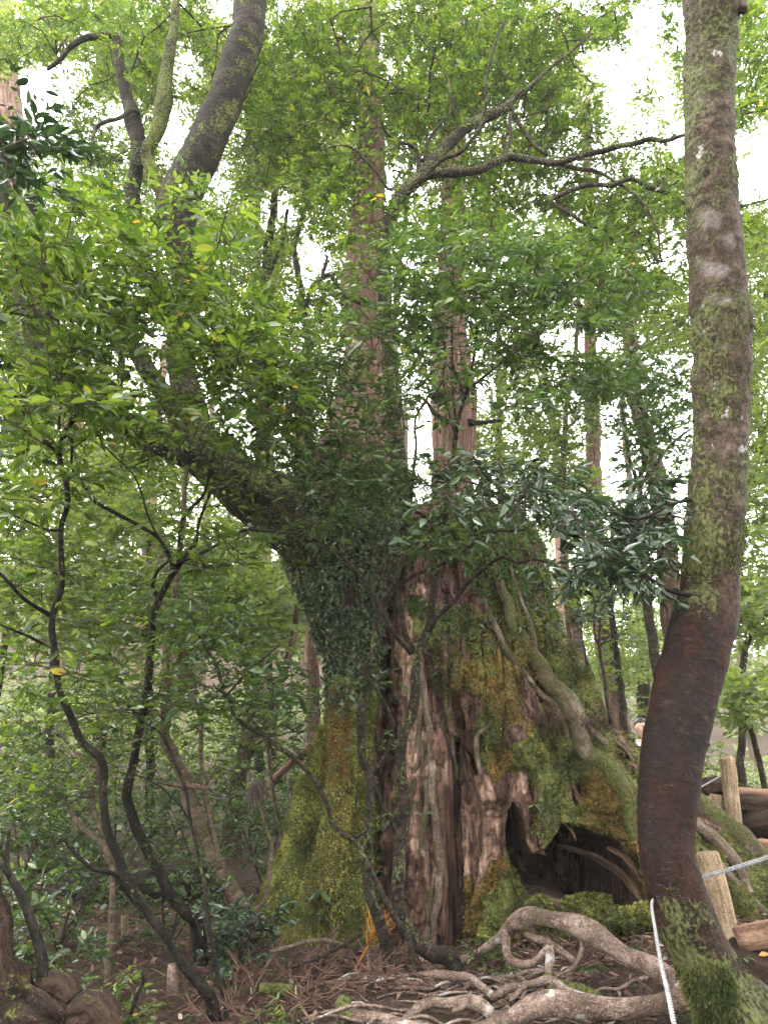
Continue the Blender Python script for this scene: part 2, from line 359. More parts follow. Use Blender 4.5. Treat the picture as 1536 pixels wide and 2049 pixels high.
def mossmat(name):
    m, nt, out = newmat(name)
    g = ramp(nt, attr(nt, 'tint').outputs['Fac'], [(0.0, (0.018, 0.028, 0.006)), (0.5, (0.088, 0.096, 0.027)), (1.0, (0.27, 0.27, 0.065))])
    r = ramp(nt, attr(nt, 'tint').outputs['Fac'], [(0.0, (0.030, 0.016, 0.006)), (0.5, (0.085, 0.056, 0.022)), (1.0, (0.21, 0.16, 0.06))])
    n2 = noise(nt, coords(nt, 'obj'), 14.0, 5, 0.7)
    f = ramp(nt, math_(nt, 'ADD', math_(nt, 'MULTIPLY', attr(nt, 'rust').outputs['Fac'], 0.72), math_(nt, 'MULTIPLY', math_(nt, 'SUBTRACT', n2, 0.5), 2.0)), [(0.2, (0, 0, 0)), (0.7, (0.9, 0.9, 0.9))])
    col = mixc(nt, f, g, r)
    b = N(nt, 'BsdfPrincipled', Roughness=0.8); b.inputs['Specular IOR Level'].default_value = 0.15
    nt.links.new(col, b.inputs['Base Color']); tr = N(nt, 'BsdfTranslucent'); nt.links.new(col, tr.inputs['Color'])
    mx = N(nt, 'MixShader'); mx.inputs[0].default_value = 0.3
    nt.links.new(b.outputs[0], mx.inputs[1]); nt.links.new(tr.outputs[0], mx.inputs[2]); nt.links.new(mx.outputs[0], out.inputs['Surface'])
    return m
M['moss'] = mossmat('moss_tufts')
def plain(name, stops, attrn='tint', rough=0.8, trans=0.0, spec=0.3):
    m, nt, out = newmat(name)
    col = ramp(nt, attr(nt, attrn).outputs['Fac'], stops)
    col = mixc(nt, math_(nt, 'MULTIPLY', noise(nt, coords(nt, 'obj'), 30.0, 4), 0.5), col, tuple(c*0.6 for c in stops[0][1]))
    b = N(nt, 'BsdfPrincipled', Roughness=rough); b.inputs['Specular IOR Level'].default_value = spec
    nt.links.new(col, b.inputs['Base Color'])
    nt.links.new(b.outputs[0], out.inputs['Surface'])
    return m
M['litter'] = plain('cedar_needle_litter', [(0.0, (0.022, 0.012, 0.009)), (0.5, (0.085, 0.042, 0.030)), (0.9, (0.19, 0.115, 0.08)), (1.0, (0.40, 0.32, 0.27))])
M['orange'] = plain('orange_dead_frond', [(0.0, (0.16, 0.045, 0.015)), (0.6, (0.34, 0.13, 0.03)), (1.0, (0.50, 0.30, 0.06))])
M['deadtuft'] = plain('grey_brown_dead_twigs', [(0.0, (0.04, 0.03, 0.025)), (1.0, (0.13, 0.09, 0.07))])

m, nt, out = newmat('forest_soil'); v = coords(nt, 'obj')
n1 = noise(nt, v, 2.0, 6, 0.65); n2 = noise(nt, v, 30, 6, 0.75); n3 = noise(nt, v, 90, 3, 0.7)
col = ramp(nt, math_(nt, 'ADD', math_(nt, 'MULTIPLY', n2, 0.7), math_(nt, 'MULTIPLY', n3, 0.3)), [(0.34, (0.012, 0.008, 0.006)), (0.52, (0.055, 0.032, 0.024)), (0.70, (0.15, 0.09, 0.065))])
col = mixc(nt, ramp(nt, n1, [(0.52, (0, 0, 0)), (0.66, (1, 1, 1))]), col, ramp(nt, n2, [(0.3, (0.015, 0.024, 0.008)), (0.7, (0.06, 0.085, 0.018))]))
b = N(nt, 'BsdfPrincipled', Roughness=0.9); b.inputs['Specular IOR Level'].default_value = 0.2
nt.links.new(col, b.inputs['Base Color']); bb = bump(nt, n2, 1.0, 0.04); bb = bump(nt, n3, 0.8, 0.015, bb); nt.links.new(bb, b.inputs['Normal'])
nt.links.new(b.outputs[0], out.inputs['Surface']); M['soil'] = m

# ------------------------------------------------------------------ ground
def gz(x, y):
    x = np.asarray(x, float); y = np.asarray(y, float)
    base = 0.13+0*x
    left = smooth(0.3, -1.5, x)
    base = base-0.10*left*smooth(7.0, 4.0, y)+0.12*smooth(0.3, 1.5, x)*smooth(3.0, 4.5, y)*smooth(7.5, 5.5, y)
    base = base+np.maximum(0, y-8.0)*(0.05+0.14*left)*smooth(8.0, 11.0, y)+np.maximum(0, y-28)*0.16
    base = base-0.5*smooth(2.6, 0.6, y)
    p = np.stack([x, y, 0*x], -1)
    return base+0.16*fbm(p*0.7, 3)+0.05*fbm(p*4+5, 3)
def axis(breaks):
    out = []
    for a, b, s in breaks: out.append(np.arange(a, b, s))
    return np.concatenate(out+[np.array([breaks[-1][1]])])
gx = axis([(-70, -14, 2.0), (-14, -4, 0.3), (-4, 4, 0.045), (4, 14, 0.3), (14, 70, 2.0)])
gy = axis([(-12, 1.5, 0.7), (1.5, 8, 0.04), (8, 16, 0.2), (16, 40, 0.8), (40, 110, 3.0)])
X, Yg = np.meshgrid(gx, gy, indexing='ij')
fine = smooth(9, 6, Yg)*smooth(5, 3.5, np.abs(X))
Z = gz(X, Yg)+0.03*fine*fbm(np.stack([X*14, Yg*14, 0*X], -1), 3)
nx, ny = X.shape; i, j = np.meshgrid(np.arange(nx-1), np.arange(ny-1), indexing='ij')
mb = MB(); mb.add(np.stack([X, Yg, Z], -1), [np.stack([i*ny+j, (i+1)*ny+j, (i+1)*ny+j+1, i*ny+j+1], -1).reshape(-1, 4)])
mb.build('ground', M['soil'], kind='structure')

# ------------------------------------------------------------------ the ancient cedar: two lofted masses
def loft(axisY, left, right, top_py, bot_py, rows, cols, depth_ratio, maxdepth, front_pow=1.0, taper_top=0.0, seed=0):
    """closed shape: outline given left and right of the trunk, true thickness behind it"""
    py = np.linspace(bot_py, top_py, rows)
    lx = np.interp(py, [p[1] for p in left], [p[0] for p in left]); rx = np.interp(py, [p[1] for p in right], [p[0] for p in right])
    a = Pv(lx, py, np.full(rows, axisY)); b = Pv(rx, py, np.full(rows, axisY))
    z = a[:, 2]; cx = (a[:, 0]+b[:, 0])/2; hw = (b[:, 0]-a[:, 0])/2
    k = np.arange(cols)/cols                                   # dense in front
    th = 2*math.pi*(k-0.07*np.sin(2*math.pi*(k))*0) 
    th = -math.pi/2+2*math.pi*(k+0.11*np.sin(4*math.pi*k)*0+0.10*np.sin(2*math.pi*k)*-1)
    # th=-pi/2 is the front (towards the camera)
    cth, sth = np.cos(th), np.sin(th)
    hd = np.minimum(hw*depth_ratio, maxdepth)
    x = cx[:, None]+hw[:, None]*np.sign(cth)[None]*np.abs(cth)[None]**0.92
    y = axisY+hd[:, None]*np.sign(sth)[None]*np.abs(sth)[None]**0.92
    zz = np.repeat(z[:, None], cols, 1)
    nrm = norm(np.stack([cth[None]/hw[:, None], sth[None]/hd[:, None], 0*zz], -1))
    return np.stack([x, y, zz], -1), nrm
def grid_faces(rows, cols, wrap=True):
    i, j = np.meshgrid(np.arange(rows-1), np.arange(cols if wrap else cols-1), indexing='ij'); j2 = (j+1) % cols
    return np.stack([i*cols+j, i*cols+j2, (i+1)*cols+j2, (i+1)*cols+j], -1).reshape(-1, 4)
def grid_normals(V):
    du = np.roll(V, -1, 1)-np.roll(V, 1, 1); dv = np.gradient(V, axis=0)
    return norm(np.cross(du, dv))
def blob(px, py, L, noisev=0, sharp=1.0):
    """soft union of ellipses; value 0..1"""
    out = np.zeros_like(px)
    for (cx, cy_, rx, ry, val) in L:
        d = np.sqrt(((px-cx)/rx)**2+((py-cy_)/ry)**2)+noisev
        out = np.maximum(out, val*smooth(1.25, 0.6, d))
    return out
def stroke(px, py, pts, w):
    """closeness to a polyline with per-point width, 1 on it and 0 past the width"""
    out = np.zeros_like(px)
    for (x0, y0, w0), (x1, y1, w1) in zip([(*p, w_) for p, w_ in zip(pts, w)][:-1], [(*p, w_) for p, w_ in zip(pts, w)][1:]):
        dx, dy = x1-x0, y1-y0; t = np.clip(((px-x0)*dx+(py-y0)*dy)/(dx*dx+dy*dy), 0, 1)
        d = np.hypot(px-(x0+t*dx), py-(y0+t*dy)); ww = w0+(w1-w0)*t
        out = np.maximum(out, smooth(1.0, 0.35, d/ww))
    return out
def inpoly(px, py, poly):
    ins = np.zeros(px.shape, bool); n = len(poly)
    for k in range(n):
        x0, y0 = poly[k]; x1, y1 = poly[(k+1) % n]
        c = ((y0 > py) != (y1 > py)) & (px < (x1-x0)*(py-y0)/(y1-y0+1e-9)+x0); ins ^= c
    return ins
def polydist(px, py, poly):
    d = np.full(px.shape, 1e9); n = len(poly)
    for k in range(n):
        x0, y0 = poly[k]; x1, y1 = poly[(k+1) % n]; dx, dy = x1-x0, y1-y0
        t = np.clip(((px-x0)*dx+(py-y0)*dy)/(dx*dx+dy*dy), 0, 1); d = np.minimum(d, np.hypot(px-x0-t*dx, py-y0-t*dy))
    return d

TREE = thing('ancient_cedar', 'huge moss covered ancient cedar with ivy, buttress roots and a black hollow at its foot', 'tree', (0.2, 6.2, 0.1))
SY = 6.3
# left living trunk
Lf = [(505, 1960), (515, 1900), (524, 1850), (536, 1800), (552, 1750), (572, 1700), (586, 1650), (600, 1600), (612, 1550), (626, 1500), (640, 1450), (652, 1400), (656, 1340), (640, 1270), (618, 1200), (596, 1150), (574, 1100), (556, 1050), (560, 1000), (600, 950), (630, 900)]
Rt = [(800, 1960), (790, 1900), (780, 1800), (770, 1700), (762, 1600), (762, 1500), (766, 1400), (774, 1300), (782, 1200), (788, 1100), (796, 1040), (796, 1000), (785, 950), (775, 900)]
ROWS, COLS = 300, 230
V1, n1_ = loft(SY, Lf[::-1], Rt[::-1], 900, 1960, ROWS, COLS, 0.95, 0.75)
pu, pv, _ = proj(V1)
# folds: buttress flutes running down to the foot, groove between the two toes
amp = 0.06+0.16*smooth(1400, 1900, pv)
u = (pu-np.interp(pv, [a[1] for a in Lf[::-1]], [a[0] for a in Lf[::-1]]))/200.0
fl1 = 0.10*np.sin(pu/24.0+pv/170.0)+0.3*fbm(np.stack([V1[..., 0]*2.6, V1[..., 1]*2.6, V1[..., 2]*0.5], -1), 3)
disp = amp*fl1*1.3+0.045*fbm(V1*7, 4)
disp -= 0.30*stroke(pu, pv, [(665, 1930), (655, 1850), (648, 1800)], [26, 20, 5])
disp -= 0.10*stroke(pu, pv, [(700, 1600), (640, 1500), (655, 1300)], [8, 6, 5])
disp += 0.10*stroke(pu, pv, [(690, 1380), (680, 1600), (650, 1750), (600, 1880)], [26, 30, 40, 50])
disp += 0.08*stroke(pu, pv, [(625, 1560), (590, 1720), (560, 1850)], [15, 20, 30])
disp += 0.10*fbm(V1*np.array([5, 5, 3.0])+3, 2)*smooth(1250, 1100, pv)
V1 = V1+n1_*disp[..., None]
N1 = grid_normals(V1)
if (N1*n1_).sum() < 0: N1 = -N1
pu, pv, _ = proj(V1); wn = 0.35*fbm(V1*3.0, 3)
moss1 = np.clip(0.95-0.95*blob(pu, pv, [(768, 1250, 26, 200, 1), (770, 1500, 26, 200, 0.9), (700, 1190, 18, 40, 1), (765, 1750, 26, 200, 0.6)], wn), 0, 1)
moss1 *= 1-0.8*smooth(1040, 960, pv)
rust1 = np.clip(blob(pu, pv, [(680, 1440, 26, 110, 0.95), (672, 1540, 30, 60, 0.75), (690, 1620, 40, 120, 0.5), (650, 1760, 50, 110, 0.42), (625, 1880, 60, 60, 0.4)], wn), 0, 1)
V1 = V1+N1*(moss1*(0.01+0.035*fbm(V1*8+2, 3)))[..., None]; N1 = grid_normals(V1); N1 = N1 if (N1*n1_).sum() > 0 else -N1
mb = MB(); mb.add(V1, [grid_faces(ROWS, COLS)], flow=V1.reshape(-1, 3), moss=moss1.ravel(), rust=rust1.ravel(), pale=np.zeros(V1.size//3))
mb.build('trunk', M['stump'], TREE)

# right dead stump with the hollow
Ls = [(745, 1960), (748, 1900), (752, 1700), (756, 1500), (762, 1300), (770, 1200), (780, 1100), (800, 1060), (830, 1030)]
Rs = [(1690, 1960), (1640, 1900), (1565, 1800), (1478, 1700), (1378, 1600), (1325, 1560), (1268, 1510), (1214, 1455), (1180, 1400), (1162, 1350), (1134, 1300), (1107, 1250), (1090, 1200), (1074, 1150), (1062, 1100), (1048, 1055), (1030, 1030)]
R2, C2 = 500, 600
V2, n2_ = loft(SY+0.15, Ls[::-1], Rs[::-1], 1030, 1960, R2, C2, 0.62, 0.95)
pu, pv, _ = proj(V2)
HOLE = [(1011, 1690), (1012, 1655), (1014, 1625), (1026, 1606), (1042, 1622), (1048, 1650), (1052, 1682), (1069, 1711), (1088, 1702), (1098, 1676), (1118, 1646), (1160, 1648), (1225, 1670), (1264, 1690), (1290, 1740), (1310, 1800), (1300, 1870), (1240, 1872), (1195, 1840), (1100, 1800), (1056, 1806), (1040, 1776), (1020, 1731)]
front = smooth(0.1, 0.5, -n2_[..., 1])
tw = fbm(np.stack([V2[..., 0]*3.0, V2[..., 1]*3.0, V2[..., 2]*0.45], -1), 4)
# the slopes of the buttress run down to the right: fold lines follow that slant
slant = (pu-860)/np.maximum(60, np.interp(pv, [1030, 1960], [200, 800]))
ridg = np.cos(slant*17+1.2*fbm(V2*1.1, 2)*2.2)
rot = fbm(np.stack([V2[..., 0]*5.5, V2[..., 1]*5.5, V2[..., 2]*1.7], -1), 3)*7+0.5*fbm(V2*14, 2); fr_ = rot-np.floor(rot); rot = (np.floor(rot)+smooth(0.0, 0.22, fr_))/7
ck = np.abs(vnoise(np.stack([V2[..., 0]*7, V2[..., 1]*7, V2[..., 2]*1.1], -1)+4)); crack = -0.05*smooth(0.12, 0.0, ck)
disp = 0.15*tw+0.16*rot+crack+0.030*fbm(V2*15, 3)+0.05*ridg*smooth(1080, 1350, pv)+0.05*fbm(V2*6, 4)+0.02*fbm(V2*np.array([22, 22, 4.0]), 3)
disp -= 0.20*stroke(pu, pv, [(772, 1050), (772, 1200), (774, 1360)], [10, 11, 6])
disp -= 0.24*stroke(pu, pv, [(905, 1480), (900, 1600), (903, 1750), (900, 1900)], [10, 18, 20, 22])
disp -= 0.14*stroke(pu, pv, [(905, 1390), (925, 1480), (935, 1560)], [12, 20, 10])
disp -= 0.20*stroke(pu, pv, [(934, 1508), (950, 1546)], [7, 9])
disp -= 0.16*stroke(pu, pv, [(788, 1420), (792, 1600), (790, 1880)], [12, 14, 20])
disp += 0.09*stroke(pu, pv, [(960, 1560), (985, 1650), (1000, 1850)], [20, 30, 45])
disp += 0.12*stroke(pu, pv, [(1010, 1420), (1090, 1560), (1085, 1700)], [40, 30, 20])
disp += 0.10*stroke(pu, pv, [(1160, 1480), (1230, 1600), (1262, 1700)], [40, 40, 26])
disp -= 0.10*stroke(pu, pv, [(1085, 1370), (1100, 1440), (1110, 1500)], [16, 20, 10])
disp -= 0.08*stroke(pu, pv, [(1040, 1200), (1080, 1330), (1130, 1420)], [12, 12, 10])
V2 = V2+n2_*(disp*np.where(front > 0, 1, 0.6))[..., None]
pu, pv, _ = proj(V2)
jit = 9*fbm(V2*9, 3)
ins = inpoly(pu+jit, pv+jit*0.8, HOLE) & (front > 0.05); dist = polydist(pu, pv, HOLE)
cav = np.where(ins, 1.55*smooth(0, 13, dist)+0.05, 0.0)
V2[..., 1] += cav
lip = np.where(~ins, smooth(16, 0, dist), 0)*front
V2 = V2+n2_*(0.035*lip)[..., None]
N2 = grid_normals(V2)
if (N2*n2_).sum() < 0: N2 = -N2
pu2, pv2 = pu, pv; wn = 0.55*fbm(V2*3.0, 3)+0.75*fbm(V2*8.0, 3)
moss2 = blob(pu, pv, [(930, 1080, 150, 90, 1), (900, 1300, 60, 170, 1), (1000, 1300, 150, 200, 1), (840, 1230, 22, 90, 0.9), (1150, 1520, 130, 190, 1), (1240, 1620, 120, 150, 1), (1085, 1650, 34, 60, 1),
                      (1005, 1800, 50, 120, 1.0), (940, 1830, 30, 80, 0.8), (985, 1470, 40, 110, 0.95), (1150, 1300, 120, 200, 1), (1330, 1700, 140, 150, 0.9), (1450, 1800, 160, 160, 0.9), (800, 1590, 18, 40, 0.8), (905, 1440, 40, 60, 0.6), (1250, 1850, 160, 50, 1.0)], wn)
moss2 *= 1-0.95*blob(pu, pv, [(825, 1500, 36, 210, 1), (850, 1150, 50, 30, 0.95), (905, 1190, 46, 26, 0.7), (960, 1215, 14, 20, 0.9), (960, 1640, 34, 110, 0.95), (1150, 1590, 14, 22, 1), (1045, 1575, 20, 34, 0.95), (880, 1750, 30, 130, 0.9), (1060, 1400, 14, 50, 0.5)], wn)
moss2 = np.clip(moss2*(1-np.minimum(1, cav*3))-0.35*smooth(0.0, 0.35, fbm(V2*2.2+7, 3)), 0, 1)
rust2 = 0.22+blob(pu, pv, [(935, 1830, 34, 80, 0.55), (1210, 1610, 60, 90, 0.5), (1030, 1370, 70, 110, 0.5), (980, 1230, 60, 60, 0.5), (1000, 1560, 26, 90, 0.6), (940, 1360, 60, 60, 0.42), (1255, 1680, 40, 40, 0.5), (985, 1730, 26, 50, 0.7), (880, 1090, 50, 40, 0.35)], wn)
pale2 = blob(pu, pv, [(822, 1300, 34, 130, 0.75), (825, 1530, 30, 150, 0.7), (975, 1600, 14, 60, 0.6), (900, 1560, 16, 40, 0.6), (980, 1700, 30, 120, 0.6), (925, 1720, 14, 100, 0.6), (1045, 1575, 18, 30, 0.7), (850, 1080, 30, 30, 0.6), (935, 1530, 12, 40, 0.5)], wn)
V2 = V2+N2*(moss2*(0.008+0.018*fbm(V2*8+2, 3)))[..., None]*(1-np.minimum(1, cav*3))[..., None]; N2 = grid_normals(V2); N2 = N2 if (N2*n2_).sum() > 0 else -N2
ptop = V2[-1].mean(0)
mb = MB(); mb.add(V2, [grid_faces(R2, C2)], flow=V2.reshape(-1, 3), moss=moss2.ravel(), rust=rust2.ravel(), pale=pale2.ravel())
# broken rim and rotten core at the top
ring = V2[-1]; inner = ring*0.75+ptop*0.25-np.array([0, 0, 0.25]); bott = ptop-np.array([0, 0, 0.5])
ring2 = ring+np.array([0, 0, 1])*(0.02+0.10*np.abs(fbm(ring*4, 3)))[:, None]
kk = np.arange(C2); k2 = (kk+1) % C2
mb.add(np.vstack([ring, ring2, inner, bott[None]]), [np.stack([kk, k2, k2+C2, kk+C2], -1), np.stack([kk+C2, k2+C2, k2+2*C2, kk+2*C2], -1), np.stack([kk+2*C2, k2+2*C2, np.full(C2, 3*C2)], -1)],
       flow=np.vstack([ring, ring2, inner, bott[None]]), moss=0.8)
mb.build('hollow_stump', M['stump'], TREE)

# nearest front surface under a pixel, to lay roots and ivy on the wood
_cand = []
for V_, n_ in ((V1, n1_), (V2, n2_)):
    msk = (n_[..., 1] < 0.15); _cand.append(V_[msk][::3])
_cand = np.concatenate(_cand); _cu, _cv, _cd = proj(_cand)
def surfY(px, py, R=14):
    d = np.hypot(_cu-px, _cv-py); k = np.where(d < R)[0]
    if len(k) == 0: k = np.argsort(d)[:5]
    return float(np.percentile(_cand[k, 1], 25))

def px_line(pts):
    """[(px,py,Y,width_px)] -> (n,4) points with radius"""
    out = []
    for px, py, Y, w in pts:
        p = P(px, py, Y); d = proj(p)[2]; out.append([*p, w*d/F/2])
    return np.array(out)
def stem(parent, name, pts, mat, step=0.06, sides=10, wob=0.012, rough=0.12, rfreq=7.0, seed=None, label=None, moss=0.5, mossf=None, low=None, **kw):
    seed = random.randint(0, 999) if seed is None else seed
    pl = px_line(pts)
    if name == 'trunk' and mat is not M['fore'] and pl[0, 2] < 1.4:          # the foot always enters the soil
        g_ = float(gz(pl[0, 0], pl[0, 1]))
        if pl[0, 2] > g_-0.06:
            dx = (pl[0, :2]-pl[1, :2])*min(1.0, (pl[0, 2]-g_+0.12)/max(0.05, pl[1, 2]-pl[0, 2]))*0.95
            pl = np.vstack([[pl[0, 0]+dx[0], pl[0, 1]+dx[1], g_-0.12, pl[0, 3]*1.25], pl])
    o = resample(pl, step, wob, seed)
    mb = MB(); tube(mb, o, sides, rough, rfreq, seed, **kw)
    n = mb.n; V = np.concatenate(mb.v)
    mb.a['moss'] = [np.full(n, moss) if mossf is None else mossf(V)]
    if low is not None: mb.a['low'] = [low(V)]
    ob = mb.build(name, mat, parent)
    if label: ob['label'] = label
    return o, ob

def on_wood(pts, dy=0.0):
    out = []
    for px, py, w in pts:
        Y = surfY(px, py); out.append((px, py, Y+dy, w))
    ys = np.array([p[2] for p in out]); k = np.convolve(np.pad(ys, 1, mode='edge'), [0.25, 0.5, 0.25], 'valid')
    return [(a[0], a[1], float(min(y, a[2]+0.03)), a[3]) for a, y in zip(out, k)]
croots = [
 ('pale thick root snaking down the right flank', [(978, 1080, 16), (982, 1109, 20), (995, 1161, 24), (1014, 1208, 26), (1024, 1247, 28), (1042, 1281, 32), (1066, 1318, 36), (1092, 1357, 40), (1123, 1396, 44), (1149, 1440, 44), (1156, 1480, 42), (1177, 1513, 40), (1212, 1532, 44), (1232, 1561, 40), (1255, 1597, 30), (1261, 1643, 24), (1276, 1690, 24), (1300, 1740, 26)], 0.62),
 (None, [(1019, 1130, 10), (1034, 1177, 12), (1050, 1224, 13), (1066, 1286, 14), (1076, 1320, 14), (1097, 1365, 14), (1120, 1400, 12)], 0.4),
 (None, [(965, 1190, 8), (972, 1216, 12), (990, 1250, 13), (1003, 1281, 13), (1024, 1318, 13), (1055, 1354, 13), (1076, 1378, 14), (1113, 1417, 14), (1128, 1453, 14), (1140, 1490, 12)], 0.45),
 (None, [(1160, 1430, 12), (1180, 1460, 14), (1201, 1477, 16), (1216, 1492, 12)], 0.4),
 (None, [(1190, 1455, 8), (1210, 1470, 11), (1240, 1495, 10), (1270, 1530, 8)], 0.5),
 ('pale smooth root hanging down the rotten middle', [(838, 1330, 11), (842, 1352, 14), (855, 1441, 15), (865, 1523, 16), (865, 1591, 17), (872, 1660, 17), (879, 1735, 20), (876, 1796, 18), (869, 1865, 14), (866, 1910, 12)], 0.25),
 (None, [(870, 1735, 9), (862, 1790, 10), (855, 1858, 10), (852, 1905, 8)], 0.2),
 (None, [(842, 1480, 10), (852, 1557, 12), (852, 1625, 13), (845, 1694, 13), (858, 1760, 12), (860, 1850, 12)], 0.5),
 (None, [(845, 1420, 9), (835, 1489, 12), (828, 1574, 12), (818, 1619, 10)], 0.5),
 (None, [(890, 1400, 8), (905, 1500, 9), (915, 1560, 8)], 0.6),
 (None, [(980, 1450, 7), (955, 1480, 9), (962, 1560, 8), (975, 1620, 6)], 0.5),
 ('thick mossy buttress root sloping right behind the smooth tree', [(1280, 1500, 40), (1340, 1565, 48), (1396, 1612, 50), (1460, 1665, 46), (1525, 1719, 44), (1600, 1790, 44)], 0.6),
 (None, [(1340, 1600, 20), (1392, 1650, 22), (1443, 1700, 20), (1474, 1735, 18), (1500, 1790, 16)], 0.25),
 (None, [(1380, 1680, 16), (1433, 1725, 16), (1474, 1770, 18), (1519, 1818, 18), (1560, 1860, 18)], 0.15),
 (None, [(1390, 1640, 12), (1440, 1680, 12), (1500, 1750, 14), (1550, 1800, 14)], 0.2),
]
for k, (lab, pts, mo) in enumerate(croots):
    big = max(p[2] for p in pts)
    stem(TREE, 'climbing_root', on_wood(pts, 0.0 if big < 30 else 0.02), M['climb'], step=0.04, sides=12 if big > 20 else 8, wob=0.012, rough=0.28, rfreq=9, seed=k, label=lab, moss=mo)

# torn tan wood inside the mouth of the hollow
def slab(pts, mat, name, parent, seed=1, flat=0.5):
    o = resample(px_line(pts), 0.03, 0.006, seed); mb = MB()
    tube(mb, o, 40, 0.34, 26.0, seed, flat=flat, flute=0.10, nflute=7); return mb.build(name, mat, parent)
hy = surfY(1180, 1640)
slab([(1120, 1690, hy+0.62, 16), (1165, 1706, hy+0.44, 18), (1205, 1722, hy+0.28, 26), (1245, 1752, hy+0.16, 28), (1272, 1786, hy+0.06, 24), (1288, 1808, hy+0.02, 10)], M['rawwood'], 'torn_wood', TREE, 3)
slab([(1215, 1696, hy+0.14, 14), (1250, 1716, hy+0.06, 22), (1275, 1750, hy+0.0, 22), (1290, 1790, hy-0.02, 16), (1296, 1815, hy-0.02, 8)], M['rawwood'], 'torn_wood', TREE, 4)
slab([(1050, 1640, hy+0.06, 6), (1058, 1665, hy+0.05, 12), (1066, 1690, hy+0.02, 15), (1080, 1706, hy-0.01, 14), (1092, 1710, hy-0.01, 6)], M['rawwood'], 'torn_wood', TREE, 5)
slab([(1130, 1650, hy+0.06, 8), (1145, 1668, hy+0.04, 12), (1150, 1682, hy+0.04, 6)], M['rawwood'], 'torn_wood', TREE, 6)
# mossy sill below the hollow
def lump(px, py, Y, wpx, hpx, name, mat, parent, seed=0, moss=1.0, depth=0.8, res=40):
    c = P(px, py, Y); d = proj(c)[2]; a = wpx*d/F/2; h = hpx*d/F/2
    th, ph = np.meshgrid(np.arange(res)/res*2*math.pi, np.linspace(-math.pi/2, math.pi/2, res//2), indexing='xy')
    v = np.stack([np.cos(ph)*np.cos(th), np.cos(ph)*np.sin(th), np.sin(ph)], -1)
    r = 1+0.35*fbm(v*1.6+seed*7, 3)+0.10*fbm(v*6+seed, 3)
    v = v*r[..., None]*np.array([a, a*depth, h])+c
    mb = MB(); mb.add(v, [grid_faces(res//2, res)], flow=v.reshape(-1, 3), moss=moss, rust=0.1, pale=0.0)
    return mb.build(name, mat, parent), v
sill = []
for k, (px, py, w, h, dY) in enumerate([(1079, 1800, 46, 40, -0.05), (1150, 1812, 120, 50, 0.05), (1230, 1825, 130, 46, 0.0), (1290, 1818, 70, 46, -0.05), (1180, 1788, 80, 26, 0.2), (1000, 1850, 80, 60, 0.05)]):
    o, v = lump(px, py+14, 5.55+dY, w, h*0.85, 'mossy_sill', M['stump'], TREE, k+3); sill.append(v)

# moss tufts
def tufts(V, Nn, mossv, rustv, n, size, mb, keep=None, bias=0.0):
    w = (mossv.ravel()**1.5)*(Nn[..., 1].ravel() < 0.35)
    if keep is not None: w = w*keep.ravel()
    # weight by cell area
    du = np.linalg.norm(np.roll(V, -1, 1)-V, axis=-1); dv = np.linalg.norm(np.gradient(V, axis=0), axis=-1)
    w = w*(du*np.minimum(dv, 0.05)).ravel(); w = w/w.sum()
    k = rng.choice(len(w), n, p=w); p = V.reshape(-1, 3)[k]+rng.normal(0, 0.006, (n, 3)); nn = Nn.reshape(-1, 3)[k]
    d = norm(nn*0.9+rng.normal(0, 0.5, (n, 3))+np.array([0, 0, -0.25])); nr = norm(np.cross(d, rng.normal(0, 1, (n, 3))))
    L = size*rng.uniform(0.5, 1.5, n)
    clump = fbm(p*8, 2)
    add_chips(mb, p-d*L[:, None]*0.3, d, nr, L, L*0.55, np.clip(0.45+bias+0.9*clump+rng.normal(0, 0.16, n), 0, 1), rust=rustv.ravel()[k])
mb = MB()
tufts(V1, N1, moss1, rust1, 70000, 0.020, mb, bias=0.20, keep=smooth(1060, 1250, proj(V1)[1]))
tufts(V2, N2, moss2, np.clip(rust2+0.12, 0, 1), 80000, 0.017, mb, bias=-0.08)
for v in sill:
    nn = norm(v-v.reshape(-1, 3).mean(0)); tufts(v, nn, np.ones(v.shape[:2]), np.full(v.shape[:2], 0.15), 1800, 0.026, mb)
mb.build('moss', M['moss'], TREE, smooth_=False, kind='stuff')

# ivy clothing the upper part of the living trunk
pu, pv, _ = proj(V1)
w = (smooth(1420, 1300, pv+40*fbm(V1*3, 2))*(N1[..., 1] < 0.3)*smooth(900, 1000, pv)).ravel()
w *= (1-0.97*blob(pu, pv, [(702, 1190, 18, 40, 1), (770, 1300, 12, 160, 0.9)], 0)).ravel()
w = w/w.sum(); n = 15000; k = rng.choice(len(w), n, p=w)
nn = N1.reshape(-1, 3)[k]; p = V1.reshape(-1, 3)[k]+nn*rng.uniform(0.0, 0.05, (n, 1))+rng.normal(0, 0.012, (n, 3))
d = norm(np.array([0, 0, -0.8])+rng.normal(0, 0.75, (n, 3))+nn*0.45); L = rng.uniform(0.016, 0.050, n)
mb = MB(); add_leaves(mb, p, d, norm(nn+rng.normal(0, 0.3, (n, 3))), L, L*0.62, rng.uniform(0, 0.3, n), rng.random(n)**1.3)
mb.build('ivy', M['leaf_ivy'], TREE, smooth_=False, kind='stuff')
